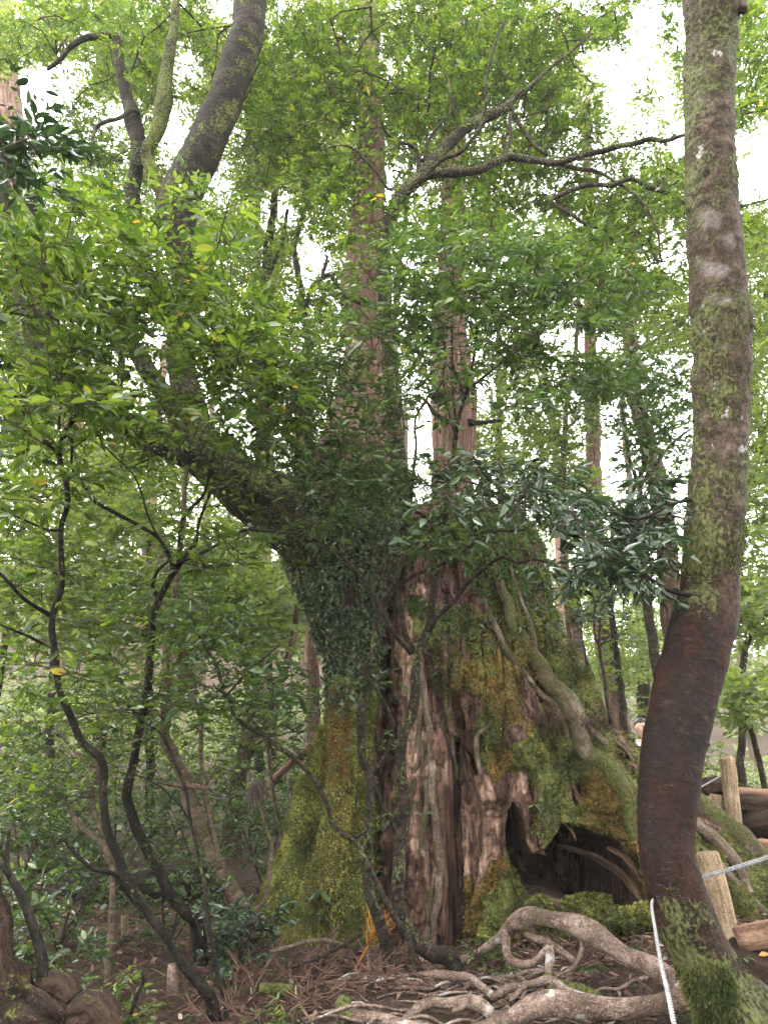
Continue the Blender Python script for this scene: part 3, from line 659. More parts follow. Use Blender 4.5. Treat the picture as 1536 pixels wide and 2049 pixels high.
# moss ferns on top of the stump
pu, pv, _ = proj(V2)
w = (smooth(1330, 1150, pv)*(N2[..., 1] < 0.3)*np.clip(moss2, 0, 1)).ravel(); w = w/w.sum(); n = 5000; k = rng.choice(len(w), n, p=w)
nn = N2.reshape(-1, 3)[k]; p = V2.reshape(-1, 3)[k]; d = norm(np.array([0, 0, -0.5])+rng.normal(0, 0.7, (n, 3))+nn*0.8); L = rng.uniform(0.03, 0.07, n)
mb = MB(); add_leaves(mb, p, d, norm(nn+rng.normal(0, 0.5, (n, 3))), L, L*0.35, rng.uniform(0, 0.4, n), rng.random(n))
mb.build('small_ferns', M['leaf_mid'], TREE, smooth_=False, kind='stuff')

# ------------------------------------------------------------------ foliage machinery
GAPS = [(1100, 1120, 40, 70), (60, 195, 70, 55), (120, 160, 60, 40), (370, 130, 35, 50), (350, 260, 40, 60), (10, 390, 25, 40), (620, 520, 45, 50), (560, 420, 40, 45), (820, 880, 38, 60), (850, 930, 30, 40),
        (1235, 170, 42, 80), (1290, 100, 42, 80), (1180, 120, 26, 40), (1270, 250, 50, 34), (1500, 310, 40, 44), (1330, 180, 24, 60), (1120, 670, 45, 22), (1240, 820, 35, 30), (1205, 930, 30, 30), (1090, 1130, 30, 40),
        (240, 230, 35, 40), (1370, 60, 20, 60), (1180, 690, 60, 25), (290, 770, 25, 40), (155, 850, 25, 12), (1120, 1270, 24, 60), (540, 1110, 18, 18), (1340, 500, 25, 60), (215, 870, 30, 16)]
def gap_reject(px, py, strength):
    s = np.zeros(len(px))
    for gx_, gy_, rx, ry in GAPS:
        s = np.maximum(s, smooth(1.25, 0.75, np.hypot((px-gx_)/rx, (py-gy_)/ry)))
    return rng.random(len(px)) < s*strength
WINDOWS = [(742, 380, 40, 190, 0.5), (728, 640, 45, 140, 0.3), (905, 850, 44, 100, 0.55), (905, 700, 40, 80, 0.4), (450, 220, 42, 230, 0.8), (362, 450, 36, 110, 0.7), (268, 320, 30, 120, 0.7), (310, 320, 30, 110, 0.6), (1000, 260, 110, 70, 0.45), (840, 350, 60, 70, 0.6),
           (1230, 300, 150, 50, 0.45), (1240, 370, 130, 40, 0.45), (540, 1010, 100, 60, 0.8), (440, 945, 70, 45, 0.72), (340, 900, 90, 40, 0.65), (385, 820, 40, 80, 0.55), (280, 720, 60, 60, 0.5), (75, 640, 50, 70, 0.6), (1010, 1090, 100, 85, 0.8), (920, 1000, 120, 50, 0.45), (120, 1050, 40, 250, 0.45), (290, 1400, 60, 300, 0.4), (380, 1050, 50, 120, 0.5), (170, 1500, 50, 150, 0.45), (400, 1650, 90, 180, 0.45), (1180, 1300, 90, 130, 0.3), (700, 1250, 120, 170, 0.6), (860, 1400, 120, 160, 0.6), (640, 700, 40, 60, 0.3), (560, 470, 60, 90, 0.4), (330, 1100, 60, 60, 0.4)]
def leaf_reject(px, py, gs, near=True):
    s = np.zeros(len(px))
    for gx_, gy_, rx, ry in GAPS:
        s = np.maximum(s, 0.93*gs*smooth(1.3, 0.8, np.hypot((px-gx_)/rx, (py-gy_)/ry)))
    for gx_, gy_, rx, ry, k in (WINDOWS if near else ()):
        s = np.maximum(s, k*smooth(1.3, 0.8, np.hypot((px-gx_)/rx, (py-gy_)/ry)))
    return rng.random(len(px)) < s
def cluster_points(blobs, gap=0.95, clump=0.35):
    out = []
    for (px, py, rx, ry, Y, dY, n) in blobs:
        m = int(n*2.2)
        a = rng.normal(0, 1, (m, 2)); rr = np.sqrt(rng.random(m)); a = norm(a)*rr[:, None]
        x = px+a[:, 0]*rx; y = py+a[:, 1]*ry; Yv = np.maximum(1.6, Y+rng.normal(0, 0.5, m)*dY)
        pts = Pv(x, y, Yv); cl = fbm(pts*1.6+3, 2)
        ok = ~gap_reject(x, y, gap) & (rng.random(m) < clump*0+smooth(-0.30, 0.25, cl)*(1-clump)+clump)
        out.append(pts[ok][:n])
    return np.concatenate(out) if out else np.zeros((0, 3))
def grow(nodes, targets, step=0.16, curve=0.10):
    """connect every target to the nearest wood: parents come first"""
    pos = [tuple(p) for p in nodes]; par = [-1]*len(pos)
    A = np.zeros((len(pos)+len(targets)*24+10, 3)); A[:len(pos)] = nodes; cnt = len(pos); par = list(par)
    d0 = np.array([((nodes-t)**2).sum(1).min() for t in targets]); order = np.argsort(d0)
    ends = []
    for ti in order:
        t = targets[ti]; D = A[:cnt]-t; dd = (D**2).sum(1)+0.0
        # wood lower than the target is a likelier mother
        j = int(np.argmin(dd+0.15*np.maximum(0, D[:, 2])**2))
        a = A[j].copy(); L = math.sqrt(dd[j]); n = max(1, min(22, int(L/step)))
        off = rng.normal(0, 1, 3)*L*curve; prev = j
        for k in range(1, n+1):
            s = k/n; q = a+(t-a)*s+off*math.sin(math.pi*s)+rng.normal(0, 0.012, 3)*(k < n)
            if cnt >= len(A): A = np.vstack([A, np.zeros((2000, 3))])
            A[cnt] = q; par.append(prev); prev = cnt; cnt += 1
        ends.append(prev)
    return A[:cnt], np.array(par), np.array(ends)
def twig_mesh(A, par, m0, r0, expo=0.42, rmax=0.02):
    cnt = np.zeros(len(A)); 
    for k in range(len(A)-1, m0-1, -1):
        if cnt[k] == 0: cnt[k] = 1
        if par[k] >= m0: cnt[par[k]] += cnt[k]
    r = np.minimum(rmax, r0*np.maximum(1, cnt)**expo)
    k = np.arange(m0, len(A)); pa = par[k]; rp = np.where(pa >= m0, r[pa], r[k]*1.15)
    return A[pa], A[k], rp, r[k]
def sprigs(targets, nsp, nl, leafL, ratio=2.6, spread=0.22, flatness=0.5, up=0.1):
    """leafy shoots round every twig end: returns shoot segments and leaves"""
    m = len(targets)*nsp; base = np.repeat(targets, nsp, 0)
    az = rng.random(m)*2*math.pi; el = rng.normal(up, 0.35, m)
    d = np.stack([np.cos(az)*np.cos(el), np.sin(az)*np.cos(el), np.sin(el)], -1)
    start = base; end = base+d*(spread*rng.uniform(0.5, 1.3, (m, 1)))
    q = m*nl; S_ = np.repeat(start, nl, 0); E_ = np.repeat(end, nl, 0); D_ = np.repeat(d, nl, 0)
    idx = np.tile(np.arange(nl), m); t = 0.30+0.70*(idx+1)/nl
    pos = S_+(E_-S_)*t[:, None]
    nup = norm(np.array([0, 0, 1.0])+rng.normal(0, flatness*0.55, (m, 3))); nup = np.repeat(nup, nl, 0)
    side = norm(np.cross(D_, nup)); sg = np.where(idx % 2 == 0, 1, -1)[:, None]
    fan = np.where(idx == nl-1, 0.1, rng.uniform(0.5, 1.25, q))[:, None]
    ld = norm(D_+side*sg*fan+rng.normal(0, 0.22, (q, 3))+np.array([0, 0, -0.22])*rng.random((q, 1)))
    nrm = norm(nup+rng.normal(0, flatness, (q, 3)))
    nrm = norm(nrm-ld*(nrm*ld).sum(1, keepdims=True))
    L = leafL*np.repeat(rng.uniform(0.75, 1.2, m), nl)*np.clip(rng.normal(1, 0.25, q), 0.4, 1.6); Wd = L/ratio*rng.uniform(0.85, 1.15, q)
    tint = np.clip(np.repeat(rng.random(m), nl)*0.65+rng.random(q)*0.35, 0, 1)
    tint = np.where(rng.random(q) < 0.0025, 1.0, np.minimum(tint, 0.97))
    return (start, end), (pos, ld, nrm, L, Wd, rng.uniform(0.0, 0.28, q), tint)
_leafmesh = {}
def leaf_mesh(mat):
    if mat.name in _leafmesh: return _leafmesh[mat.name]
    v = []; xs = [0, 0.14, 0.38, 0.64, 0.86, 1.0]; ws = [0.02, 0.32, 0.5, 0.42, 0.2, 0.0]
    for x, w_ in zip(xs, ws):
        z = -0.10*x*x; v += [(x, w_, z+0.16*w_), (x, 0, z), (x, -w_, z+0.16*w_)]
    f = []
    for k in range(5):
        a = k*3; f += [(a, a+3, a+4, a+1), (a+1, a+4, a+5, a+2)]
    me = bpy.data.meshes.new('leaf'); me.from_pydata(v, [], f); me.polygons.foreach_set('use_smooth', [True]*len(f)); me.materials.append(mat)
    _leafmesh[mat.name] = me; return me
N_SINGLE = [0]; LEAF = 0.70
def foliage(parent, skeleton, blobs, mat='bright', leafL=0.09, nsp=4, nl=6, ratio=2.6, spread=0.22, flat=0.5, up=0.1, single=0, gap=0.95, clump=0.35, r0=0.0022, chips=False, targets=None, twigmat='twig', step=0.16, rmax=0.02, xmax=None):
    if not chips: leafL = leafL*LEAF; nsp = nsp+1
    if targets is None: targets = cluster_points(blobs, gap, clump)
    nodes = skeleton[:, :3]
    A, par, ends = grow(nodes, targets, step=step); m0 = len(nodes)
    a, b_, ra, rb = twig_mesh(A, par, m0, r0, rmax=rmax)
    mb = MB(); frusta(mb, a, b_, ra, rb, 4 if rmax > 0.01 and not chips else 3, moss=0.3)
    (s, e), (p, d, nr, L, Wd, dr, ti) = sprigs(targets, nsp, nl, leafL, ratio, spread, flat, up)
    if not chips: frusta(mb, s, e, np.full(len(s), 0.0016), np.full(len(s), 0.0009), 3, moss=0.2)
    # keep shoots out of the lens
    pu, pv, dd = proj(p); ok = (np.linalg.norm(p-CAM, axis=1) > 1.2) & ~leaf_reject(pu, pv, gap*(0.5 if chips else 0.85), not chips)
    if xmax is not None: ok &= pu < xmax
    p, d, nr, L, Wd, dr, ti, pu, pv, dd = [q[ok] for q in (p, d, nr, L, Wd, dr, ti, pu, pv, dd)]
    if single:
        inv = (pu > 5) & (pu < 1531) & (pv > 5) & (pv < 2044)
        score = np.where(inv, L/dd, 0); order = np.argsort(-score)[:single]; msk = np.zeros(len(p), bool); msk[order] = True; msk &= inv
        me = leaf_mesh(M['single_'+mat]); base = Vector(parent['_base'])
        P_, D_, N_, L_, W_ = p[msk], d[msk], nr[msk], L[msk], Wd[msk]
        Sd = norm(np.cross(N_, D_)); Nn = np.cross(D_, Sd)
        for k in range(len(P_)):
            o = bpy.data.objects.new('leaf', me); C.objects.link(o); o.parent = parent
            l, w_ = L_[k], W_[k]; dx, sx, nx_ = D_[k]*l, Sd[k]*w_, Nn[k]*l
            o.matrix_basis = Matrix(((dx[0], sx[0], nx_[0], P_[k][0]-base.x), (dx[1], sx[1], nx_[1], P_[k][1]-base.y), (dx[2], sx[2], nx_[2], P_[k][2]-base.z), (0, 0, 0, 1)))
        N_SINGLE[0] += len(P_)
        ok = ~msk; p, d, nr, L, Wd, dr, ti = [q[ok] for q in (p, d, nr, L, Wd, dr, ti)]
    mb.build('twigs', M[twigmat], parent, smooth_=False, kind='stuff')
    mb = MB()
    if chips: add_chips(mb, p, d, nr, L, Wd, ti)
    else: add_leaves(mb, p, d, nr, L, Wd, dr, ti)
    mb.build('foliage', M['leaf_'+mat], parent, smooth_=False, kind='stuff')

# ------------------------------------------------------------------ limbs and tall trunk of the ancient cedar
YL = 6.3
sk = []
def tp(parent, name, pts, mat, **kw):
    o, ob = stem(parent, name, pts, mat, **kw); sk.append(o); return o
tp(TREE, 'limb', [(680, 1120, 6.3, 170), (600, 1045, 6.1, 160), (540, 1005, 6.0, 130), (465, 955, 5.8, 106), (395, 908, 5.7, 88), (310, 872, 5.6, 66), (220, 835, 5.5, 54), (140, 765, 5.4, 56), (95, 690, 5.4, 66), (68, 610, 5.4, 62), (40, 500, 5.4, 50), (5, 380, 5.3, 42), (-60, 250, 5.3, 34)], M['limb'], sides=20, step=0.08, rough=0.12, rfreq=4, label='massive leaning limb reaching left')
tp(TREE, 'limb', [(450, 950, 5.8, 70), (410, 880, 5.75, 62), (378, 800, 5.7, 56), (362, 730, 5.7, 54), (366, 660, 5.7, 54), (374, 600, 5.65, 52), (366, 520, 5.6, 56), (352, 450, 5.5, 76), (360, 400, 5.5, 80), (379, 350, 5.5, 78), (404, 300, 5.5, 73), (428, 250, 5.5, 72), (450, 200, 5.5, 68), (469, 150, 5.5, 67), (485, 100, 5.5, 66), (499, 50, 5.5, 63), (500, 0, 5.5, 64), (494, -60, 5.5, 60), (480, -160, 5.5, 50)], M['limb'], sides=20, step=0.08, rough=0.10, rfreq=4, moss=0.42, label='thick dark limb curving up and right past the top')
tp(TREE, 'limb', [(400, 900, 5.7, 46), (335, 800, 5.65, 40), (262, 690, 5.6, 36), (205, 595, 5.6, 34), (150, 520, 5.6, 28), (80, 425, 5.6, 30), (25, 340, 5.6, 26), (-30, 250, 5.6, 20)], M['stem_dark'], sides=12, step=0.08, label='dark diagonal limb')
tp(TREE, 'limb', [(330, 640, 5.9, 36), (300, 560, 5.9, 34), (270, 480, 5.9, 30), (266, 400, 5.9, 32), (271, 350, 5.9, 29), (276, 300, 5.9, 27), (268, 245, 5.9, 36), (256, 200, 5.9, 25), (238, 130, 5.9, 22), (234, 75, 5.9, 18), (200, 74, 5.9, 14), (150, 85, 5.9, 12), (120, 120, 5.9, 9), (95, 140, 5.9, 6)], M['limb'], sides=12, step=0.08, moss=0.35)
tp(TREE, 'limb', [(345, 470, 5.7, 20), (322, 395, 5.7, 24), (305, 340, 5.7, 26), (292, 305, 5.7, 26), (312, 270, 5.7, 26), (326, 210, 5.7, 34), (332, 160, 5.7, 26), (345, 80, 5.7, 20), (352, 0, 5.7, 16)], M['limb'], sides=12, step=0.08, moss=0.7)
tp(TREE, 'branch', [(276, 225, 5.8, 10), (262, 218, 5.6, 9), (240, 235, 5.5, 9), (205, 245, 5.5, 9), (187, 270, 5.5, 8), (182, 330, 5.5, 6)], M['stem'])
sk_limb = np.concatenate(sk); sk = []
tp(TREE, 'upper_trunk', [(700, 1130, 6.6, 190), (712, 1000, 6.7, 170), (715, 900, 6.8, 130), (725, 800, 6.9, 112), (735, 700, 7.0, 92), (722, 600, 7.1, 80), (728, 500, 7.2, 72), (738, 400, 7.3, 62), (742, 280, 7.4, 52), (738, 150, 7.5, 44), (738, 0, 7.6, 36), (738, -150, 7.7, 30)], M['cedar'], sides=28, step=0.08, rough=0.10, rfreq=5, moss=0.3, flute=0.05, nflute=7, label='tall straight trunk of red fibrous bark')
foliage(TREE, sk_limb, [(250, 120, 300, 150, 6.9, 1.2, 400), (120, 300, 150, 120, 6.4, 1.0, 80), (420, 250, 160, 180, 7.0, 0.8, 100), (560, 120, 130, 150, 6.8, 0.9, 130), (300, 330, 140, 90, 6.9, 0.8, 50), (560, 330, 110, 110, 6.9, 0.8, 80), (120, 640, 160, 110, 5.8, 1.0, 80), (520, 600, 170, 90, 6.2, 1.0, 110)],
        'bright', 0.078, 5, 6, ratio=2.4, spread=0.2, flat=0.42, single=300)

# ------------------------------------------------------------------ foreground tree at right
cen = [(1424, -120, 2.75, 112), (1424, 0, 2.85, 108), (1421, 100, 2.95, 101), (1418, 200, 3.0, 99), (1418, 300, 3.05, 99), (1424, 400, 3.1, 104), (1430, 500, 3.15, 108), (1436, 600, 3.2, 113), (1442, 640, 3.22, 118), (1443, 700, 3.25, 112), (1441, 760, 3.28, 112), (1441, 850, 3.32, 108), (1434, 1000, 3.38, 111), (1426, 1075, 3.4, 116), (1420, 1175, 3.45, 116), (1404, 1250, 3.45, 130), (1378, 1350, 3.45, 128), (1348, 1486, 3.45, 126), (1336, 1600, 3.45, 122), (1332, 1691, 3.45, 112), (1346, 1760, 3.45, 117), (1367, 1828, 3.45, 126), (1394, 1896, 3.45, 126), (1428, 1964, 3.45, 136), (1466, 2033, 3.45, 160), (1490, 2100, 3.5, 210), (1500, 2150, 3.5, 280)]
FT = thing('smooth_barked_tree', 'large curved tree in the right foreground, mossy above and smooth dark red brown below', 'tree', P(1500, 2150, 3.5))
def lowf(V):
    a, b, _ = proj(V); n = fbm(V*3, 3); return smooth(1000, 1250, b+140*n)*smooth(2060, 1960, b+60*n)*0.98+0.0
def mossF(V):
    a, b, _ = proj(V); n = fbm(V*2.5, 3)
    m_ = np.interp(b, [0, 150, 300, 560, 640, 780, 1000, 1080, 1180, 1240, 1780, 1880, 1980, 2100], [0.42, 0.55, 0.45, 0.18, 0.40, 0.42, 0.42, 0.7, 0.45, 0.0, 0.0, 0.25, 0.6, 0.8])
    left = smooth(1450, 1390, a)*0.1
    return np.clip(m_+left+0.3*n, 0, 1)*np.where((b > 1240) & (b < 1800), 0.3, 1)
o_ft = resample(px_line(cen), 0.0095, 0.004, 5); o_ft[:, 3] -= 0.007; mb = MB(); tube(mb, o_ft, 190, 0.04, 5, 5)
V = np.concatenate(mb.v); fl_ = np.concatenate(mb.a['flow']); lw = lowf(V); ax_ = np.repeat(o_ft[:, :3], 190, 0); ax_ = np.vstack([ax_, o_ft[0, :3], o_ft[-1, :3]]); rad = norm(V-ax_)
wr = fbm(fl_*np.array([7, 7, 55.0]), 3); lump_ = fbm(fl_*np.array([22, 22, 26.0]), 4); pl_ = fbm(fl_*np.array([9, 9, 12.0])+5, 3)*9; pl_ = (np.floor(pl_)+smooth(0, 0.25, pl_-np.floor(pl_)))/9
V = V+rad*(lw*(0.005*np.maximum(wr, -0.05)+0.006*fbm(fl_*5, 3)+0.004*fbm(fl_*30, 2))+(1-lw)*(0.011*lump_+0.012*pl_))[:, None]
mb.v = [V]; a_, b_, _ = proj(V); wn_ = 0.5*fbm(V*14, 3)
mb.a['moss'] = [mossF(V)]; mb.a['low'] = [lw]; mb.a['pale'] = [blob(a_, b_, [(1397, 202, 13, 18, 1), (1404, 226, 7, 10, 0.9), (1422, 636, 20, 9, 1), (1440, 600, 24, 16, 0.8), (1396, 528, 9, 10, 0.8), (1428, 540, 30, 12, 0.5), (1412, 440, 24, 20, 0.45), (1400, 835, 12, 10, 0.5), (1386, 1060, 14, 30, 0.55), (1408, 140, 16, 14, 0.4), (1450, 690, 20, 10, 0.5), (1396, 640, 10, 14, 0.7), (1460, 480, 14, 18, 0.4)], wn_*2.0)]
mb.build('trunk', M['fore'], FT)
# knob, roots
stem(FT, 'knot', [(1470, 646, 3.2, 50), (1486, 648, 3.17, 42), (1497, 650, 3.14, 26), (1502, 652, 3.12, 10)], M['fore'], sides=18, step=0.015, rough=0.25, rfreq=20, moss=0.5)
stem(FT, 'knot', [(1465, 5, 2.85, 40), (1482, 12, 2.82, 30), (1488, 20, 2.80, 16)], M['fore'], sides=16, step=0.015, rough=0.25, rfreq=20, moss=0.2)
stem(FT, 'root', [(1460, 1980, 3.45, 60), (1495, 1985, 3.5, 64), (1530, 2010, 3.55, 56), (1580, 2040, 3.6, 50), (1640, 2070, 3.6, 40)], M['fore'], sides=20, step=0.03, rough=0.1, moss=0.5)
roots = [
 [(868, 1946, 4.9, 18), (881, 1934, 4.85, 28), (945, 1917, 4.8, 40), (998, 1882, 4.7, 36), (1027, 1852, 4.6, 42), (1062, 1832, 4.5, 48), (1115, 1841, 4.4, 52), (1174, 1861, 4.3, 56), (1221, 1893, 4.2, 62), (1256, 1917, 4.1, 60), (1303, 1934, 4.0, 62), (1344, 1964, 3.9, 66), (1379, 1993, 3.75, 70), (1430, 2020, 3.6, 70)],
 [(1008, 1862, 4.55, 14), (1011, 1880, 4.5, 22), (1016, 1910, 4.45, 24), (1035, 1930, 4.4, 28), (1062, 1928, 4.35, 26), (1086, 1905, 4.3, 26), (1097, 1898, 4.3, 26), (1098, 1925, 4.25, 22), (1097, 1960, 4.2, 18)],
 [(838, 1949, 4.6, 16), (870, 1946, 4.55, 22), (910, 1950, 4.5, 24), (945, 1955, 4.4, 28), (980, 1985, 4.3, 32), (1010, 2010, 4.2, 28)],
 [(985, 1998, 4.25, 22), (1010, 1984, 4.2, 28), (1051, 1975, 4.15, 30), (1098, 1964, 4.1, 30), (1133, 1981, 4.05, 26), (1165, 1990, 4.0, 20), (1191, 1993, 4.0, 14)],
 [(800, 2050, 3.95, 30), (822, 2030, 4.0, 38), (851, 2012, 4.0, 40), (900, 2006, 4.0, 34), (940, 2004, 3.95, 34), (968, 2014, 3.9, 36), (995, 2040, 3.85, 36), (1010, 2060, 3.8, 36)],
 [(940, 2060, 3.75, 40), (990, 2046, 3.8, 44), (1030, 2034, 3.8, 50), (1062, 2018, 3.8, 56), (1100, 2008, 3.8, 58), (1144, 2005, 3.8, 62), (1200, 2012, 3.8, 64), (1260, 2014, 3.75, 60), (1320, 2010, 3.7, 58), (1367, 1999, 3.65, 64), (1430, 2010, 3.55, 70)],
 [(690, 2000, 4.1, 40), (687, 2024, 4.05, 54), (712, 2038, 4.0, 50), (764, 2046, 3.95, 40), (830, 2060, 3.9, 36), (900, 2066, 3.85, 30)],
 [(1050, 1870, 4.5, 16), (1070, 1878, 4.45, 22), (1098, 1884, 4.4, 20), (1127, 1905, 4.35, 20), (1150, 1925, 4.3, 16)],
 [(1098, 1965, 4.2, 14), (1140, 1940, 4.25, 12), (1160, 1905, 4.3, 14), (1162, 1880, 4.35, 10)],
 [(905, 2025, 3.9, 14), (925, 2012, 3.9, 18), (935, 2000, 3.9, 16), (942, 1985, 3.95, 10)],
 [(1020, 2005, 4.0, 16), (1038, 1985, 4.05, 18), (1052, 1970, 4.1, 14)],
 [(1090, 1960, 4.15, 40), (1120, 1975, 4.1, 46), (1170, 1985, 4.1, 44), (1200, 2000, 4.05, 30)],
]
for k, r_ in enumerate(roots):
    o = resample(px_line(r_), 0.02, 0.010, k+50); o[:, 3] *= 0.63+0.18*vnoise(np.stack([np.arange(len(o))*0.11, 0*np.arange(len(o))+k, 0*np.arange(len(o))], -1))
    mb = MB(); tube(mb, o, 22 if max(q[3] for q in r_) > 30 else 14, 0.24, 7.0, k+50)
    V = np.concatenate(mb.v); a_, b_, _ = proj(V)
    mo = 0.42+0.35*fbm(V*5, 2); mo = mo+(0.55 if k in (6, 11) else 0)*(smooth(730, 680, a_) if k == 6 else 1)
    mb.a['moss'] = [mo]; ob = mb.build('root', M['root'], FT)
for k in range(42):
    px_, py_ = random.uniform(820, 1330), random.uniform(1905, 2045); yy = 4.9-(py_-1905)/140*1.0; p0 = P(px_, py_, yy); a_ = random.uniform(-0.5, 0.5)+(math.pi if random.random() < 0.5 else 0); pts = []
    for q in range(9):
        zz = float(gz(p0[0], p0[1]))+0.035*math.sin(math.pi*q/8)*random.uniform(0.3, 1.6)+0.01; pts.append([p0[0], p0[1], zz, random.uniform(0.7, 1.2)*(0.016 if k < 9 else 0.009)*(1-0.07*q)])
        a_ += random.gauss(0, 0.42); p0 = p0+np.array([math.cos(a_)*0.11, math.sin(a_)*0.07, 0])
    o = resample(np.array(pts), 0.02, 0.006, k+90); mb = MB(); tube(mb, o, 10, 0.3, 16, k+90); mb.a['moss'] = [np.full(mb.n, 0.4)]; mb.build('root', M['root'], FT)
# mossy fringe and little leaves at the foot of the tree, and on the mossy collar
V = np.concatenate([o_ft[:, :3]]); 
def fringe(n, pv0, pv1, size, mb):
    a_, b_, _ = proj(o_ft[:, :3]); ks = np.where((b_ > pv0) & (b_ < pv1))[0]
    k = rng.choice(ks, n); c = o_ft[k, :3]; r_ = o_ft[k, 3]; az = rng.uniform(math.pi, 2*math.pi, n)
    nn = np.stack([np.cos(az), np.sin(az), 0*az], -1); p = c+nn*r_[:, None]*1.0+rng.normal(0, 0.008, (n, 3))
    keepn = fbm(p*7+1, 2) > 0.12*smooth(1980, 1860, proj(p)[1])-0.05; p, nn = p[keepn], nn[keepn]; m_ = len(p)
    d = norm(nn*0.6+np.array([0, 0, -0.8])+rng.normal(0, 0.35, (m_, 3))); L = size*rng.uniform(0.5, 1.5, m_)
    add_chips(mb, p, d, norm(nn+rng.normal(0, 0.5, (m_, 3))), L, L*0.4, np.clip(0.22+0.9*fbm(p*9, 2)+rng.normal(0, 0.15, m_), 0, 1)*0.8, rust=np.full(m_, 0.3))
mb = MB(); fringe(9000, 40, 1130, 0.010, mb); fringe(9000, 1850, 2140, 0.015, mb); fringe(1000, 1930, 2140, 0.022, mb); fringe(1600, 1050, 1150, 0.012, mb); fringe(2600, 60, 520, 0.009, mb); fringe(3200, 640, 1060, 0.009, mb)
mb.build('moss', M['moss'], FT, smooth_=False, kind='stuff')
# dark leafy bough
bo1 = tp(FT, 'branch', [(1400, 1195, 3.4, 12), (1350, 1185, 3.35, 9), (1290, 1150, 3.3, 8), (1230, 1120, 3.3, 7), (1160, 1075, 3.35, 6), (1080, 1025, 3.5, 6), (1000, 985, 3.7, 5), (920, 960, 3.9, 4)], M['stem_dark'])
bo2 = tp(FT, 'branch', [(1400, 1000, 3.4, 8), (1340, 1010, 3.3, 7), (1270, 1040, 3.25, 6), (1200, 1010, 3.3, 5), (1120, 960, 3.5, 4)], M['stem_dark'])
foliage(FT, np.concatenate([bo1, bo2]), [(1080, 980, 210, 60, 3.7, 0.8, 50), (1200, 1060, 130, 60, 3.6, 0.7, 44), (1280, 1110, 80, 70, 3.6, 0.6, 26), (1150, 1110, 90, 45, 3.6, 0.5, 16), (950, 950, 130, 45, 3.8, 0.6, 20), (1310, 1000, 50, 60, 3.7, 0.4, 12)],
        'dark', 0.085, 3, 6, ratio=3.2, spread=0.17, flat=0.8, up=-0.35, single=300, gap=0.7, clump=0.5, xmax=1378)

# ------------------------------------------------------------------ broadleaf tree whose boughs cross the top
BT = thing('broadleaf_tree', 'spreading broadleaf tree with dark forked boughs behind the foliage at top centre', 'tree', P(800, 1060, 6.6))
Yb = 5.6; sk = []
tp(BT, 'trunk', [(800, 1060, 6.5, 40), (795, 900, 6.3, 36), (785, 760, 6.1, 34), (772, 620, 5.9, 30), (768, 500, 5.7, 28), (780, 440, 5.6, 28), (800, 390, 5.6, 28), (832, 360, 5.6, 28), (862, 325, 5.6, 24), (900, 288, 5.6, 24), (940, 250, 5.6, 22), (1000, 222, 5.6, 19), (1030, 195, 5.6, 15), (1070, 163, 5.6, 9), (1120, 120, 5.6, 6), (1190, 60, 5.6, 5)], M['stem'], sides=12)
tp(BT, 'branch', [(832, 360, 5.6, 18), (862, 350, 5.55, 18), (905, 345, 5.5, 17), (960, 338, 5.5, 16), (1000, 318, 5.5, 17), (1040, 317, 5.5, 16), (1090, 326, 5.4, 14), (1125, 322, 5.3, 12), (1180, 305, 5.2, 12), (1240, 292, 5.1, 12), (1290, 282, 5.1, 10), (1340, 277, 5.0, 9), (1390, 262, 5.0, 7), (1450, 235, 5.0, 6), (1540, 215, 5.0, 5)], M['stem'])
tp(BT, 'branch', [(1005, 318, 5.5, 11), (1018, 290, 5.5, 9), (1022, 265, 5.5, 8), (1020, 225, 5.5, 6)], M['stem'])
tp(BT, 'branch', [(1020, 212, 5.6, 9), (1040, 250, 5.6, 10), (1062, 285, 5.6, 9), (1095, 312, 5.6, 7)], M['stem'])
tp(BT, 'branch', [(1120, 328, 5.4, 10), (1160, 338, 5.3, 9), (1200, 345, 5.3, 7), (1250, 375, 5.2, 7), (1290, 415, 5.2, 7), (1315, 470, 5.2, 6), (1322, 520, 5.2, 4)], M['stem'])
tp(BT, 'branch', [(1108, 398, 5.3, 8), (1130, 385, 5.3, 10), (1180, 372, 5.3, 9), (1225, 370, 5.2, 9), (1265, 358, 5.2, 9), (1300, 375, 5.2, 9), (1340, 388, 5.2, 8), (1372, 408, 5.2, 7), (1440, 425, 5.2, 6), (1480, 415, 5.2, 5), (1540, 398, 5.2, 4)], M['stem'])
tp(BT, 'branch', [(1100, 402, 5.3, 8), (1140, 430, 5.3, 7), (1175, 448, 5.3, 6), (1210, 460, 5.3, 4)], M['stem'])
tp(BT, 'branch', [(835, 368, 5.5, 10), (880, 325, 5.4, 9), (930, 300, 5.3, 8), (965, 240, 5.2, 7), (972, 180, 5.1, 6), (985, 100, 5.0, 5), (1010, 40, 5.0, 4)], M['stem'])
tp(BT, 'branch', [(838, 355, 5.6, 8), (832, 300, 5.5, 7), (800, 285, 5.4, 6), (770, 262, 5.3, 5), (760, 230, 5.2, 4)], M['stem'])
tp(BT, 'branch', [(850, 330, 5.6, 7), (865, 270, 5.5, 6), (905, 210, 5.4, 5), (880, 130, 5.3, 4), (830, 60, 5.2, 3)], M['stem'])
tp(BT, 'branch', [(800, 370, 5.6, 7), (775, 380, 5.5, 6), (740, 330, 5.4, 5), (690, 290, 5.3, 4), (640, 300, 5.2, 3)], M['stem'])
tp(BT, 'branch', [(772, 620, 5.9, 10), (700, 600, 5.9, 10), (680, 578, 5.9, 10), (655, 550, 5.9, 9), (620, 580, 5.9, 9), (612, 620, 5.9, 8)], M['stem'])
tp(BT, 'branch', [(640, 570, 5.9, 7), (650, 540, 5.9, 7), (655, 512, 5.9, 5)], M['stem'])
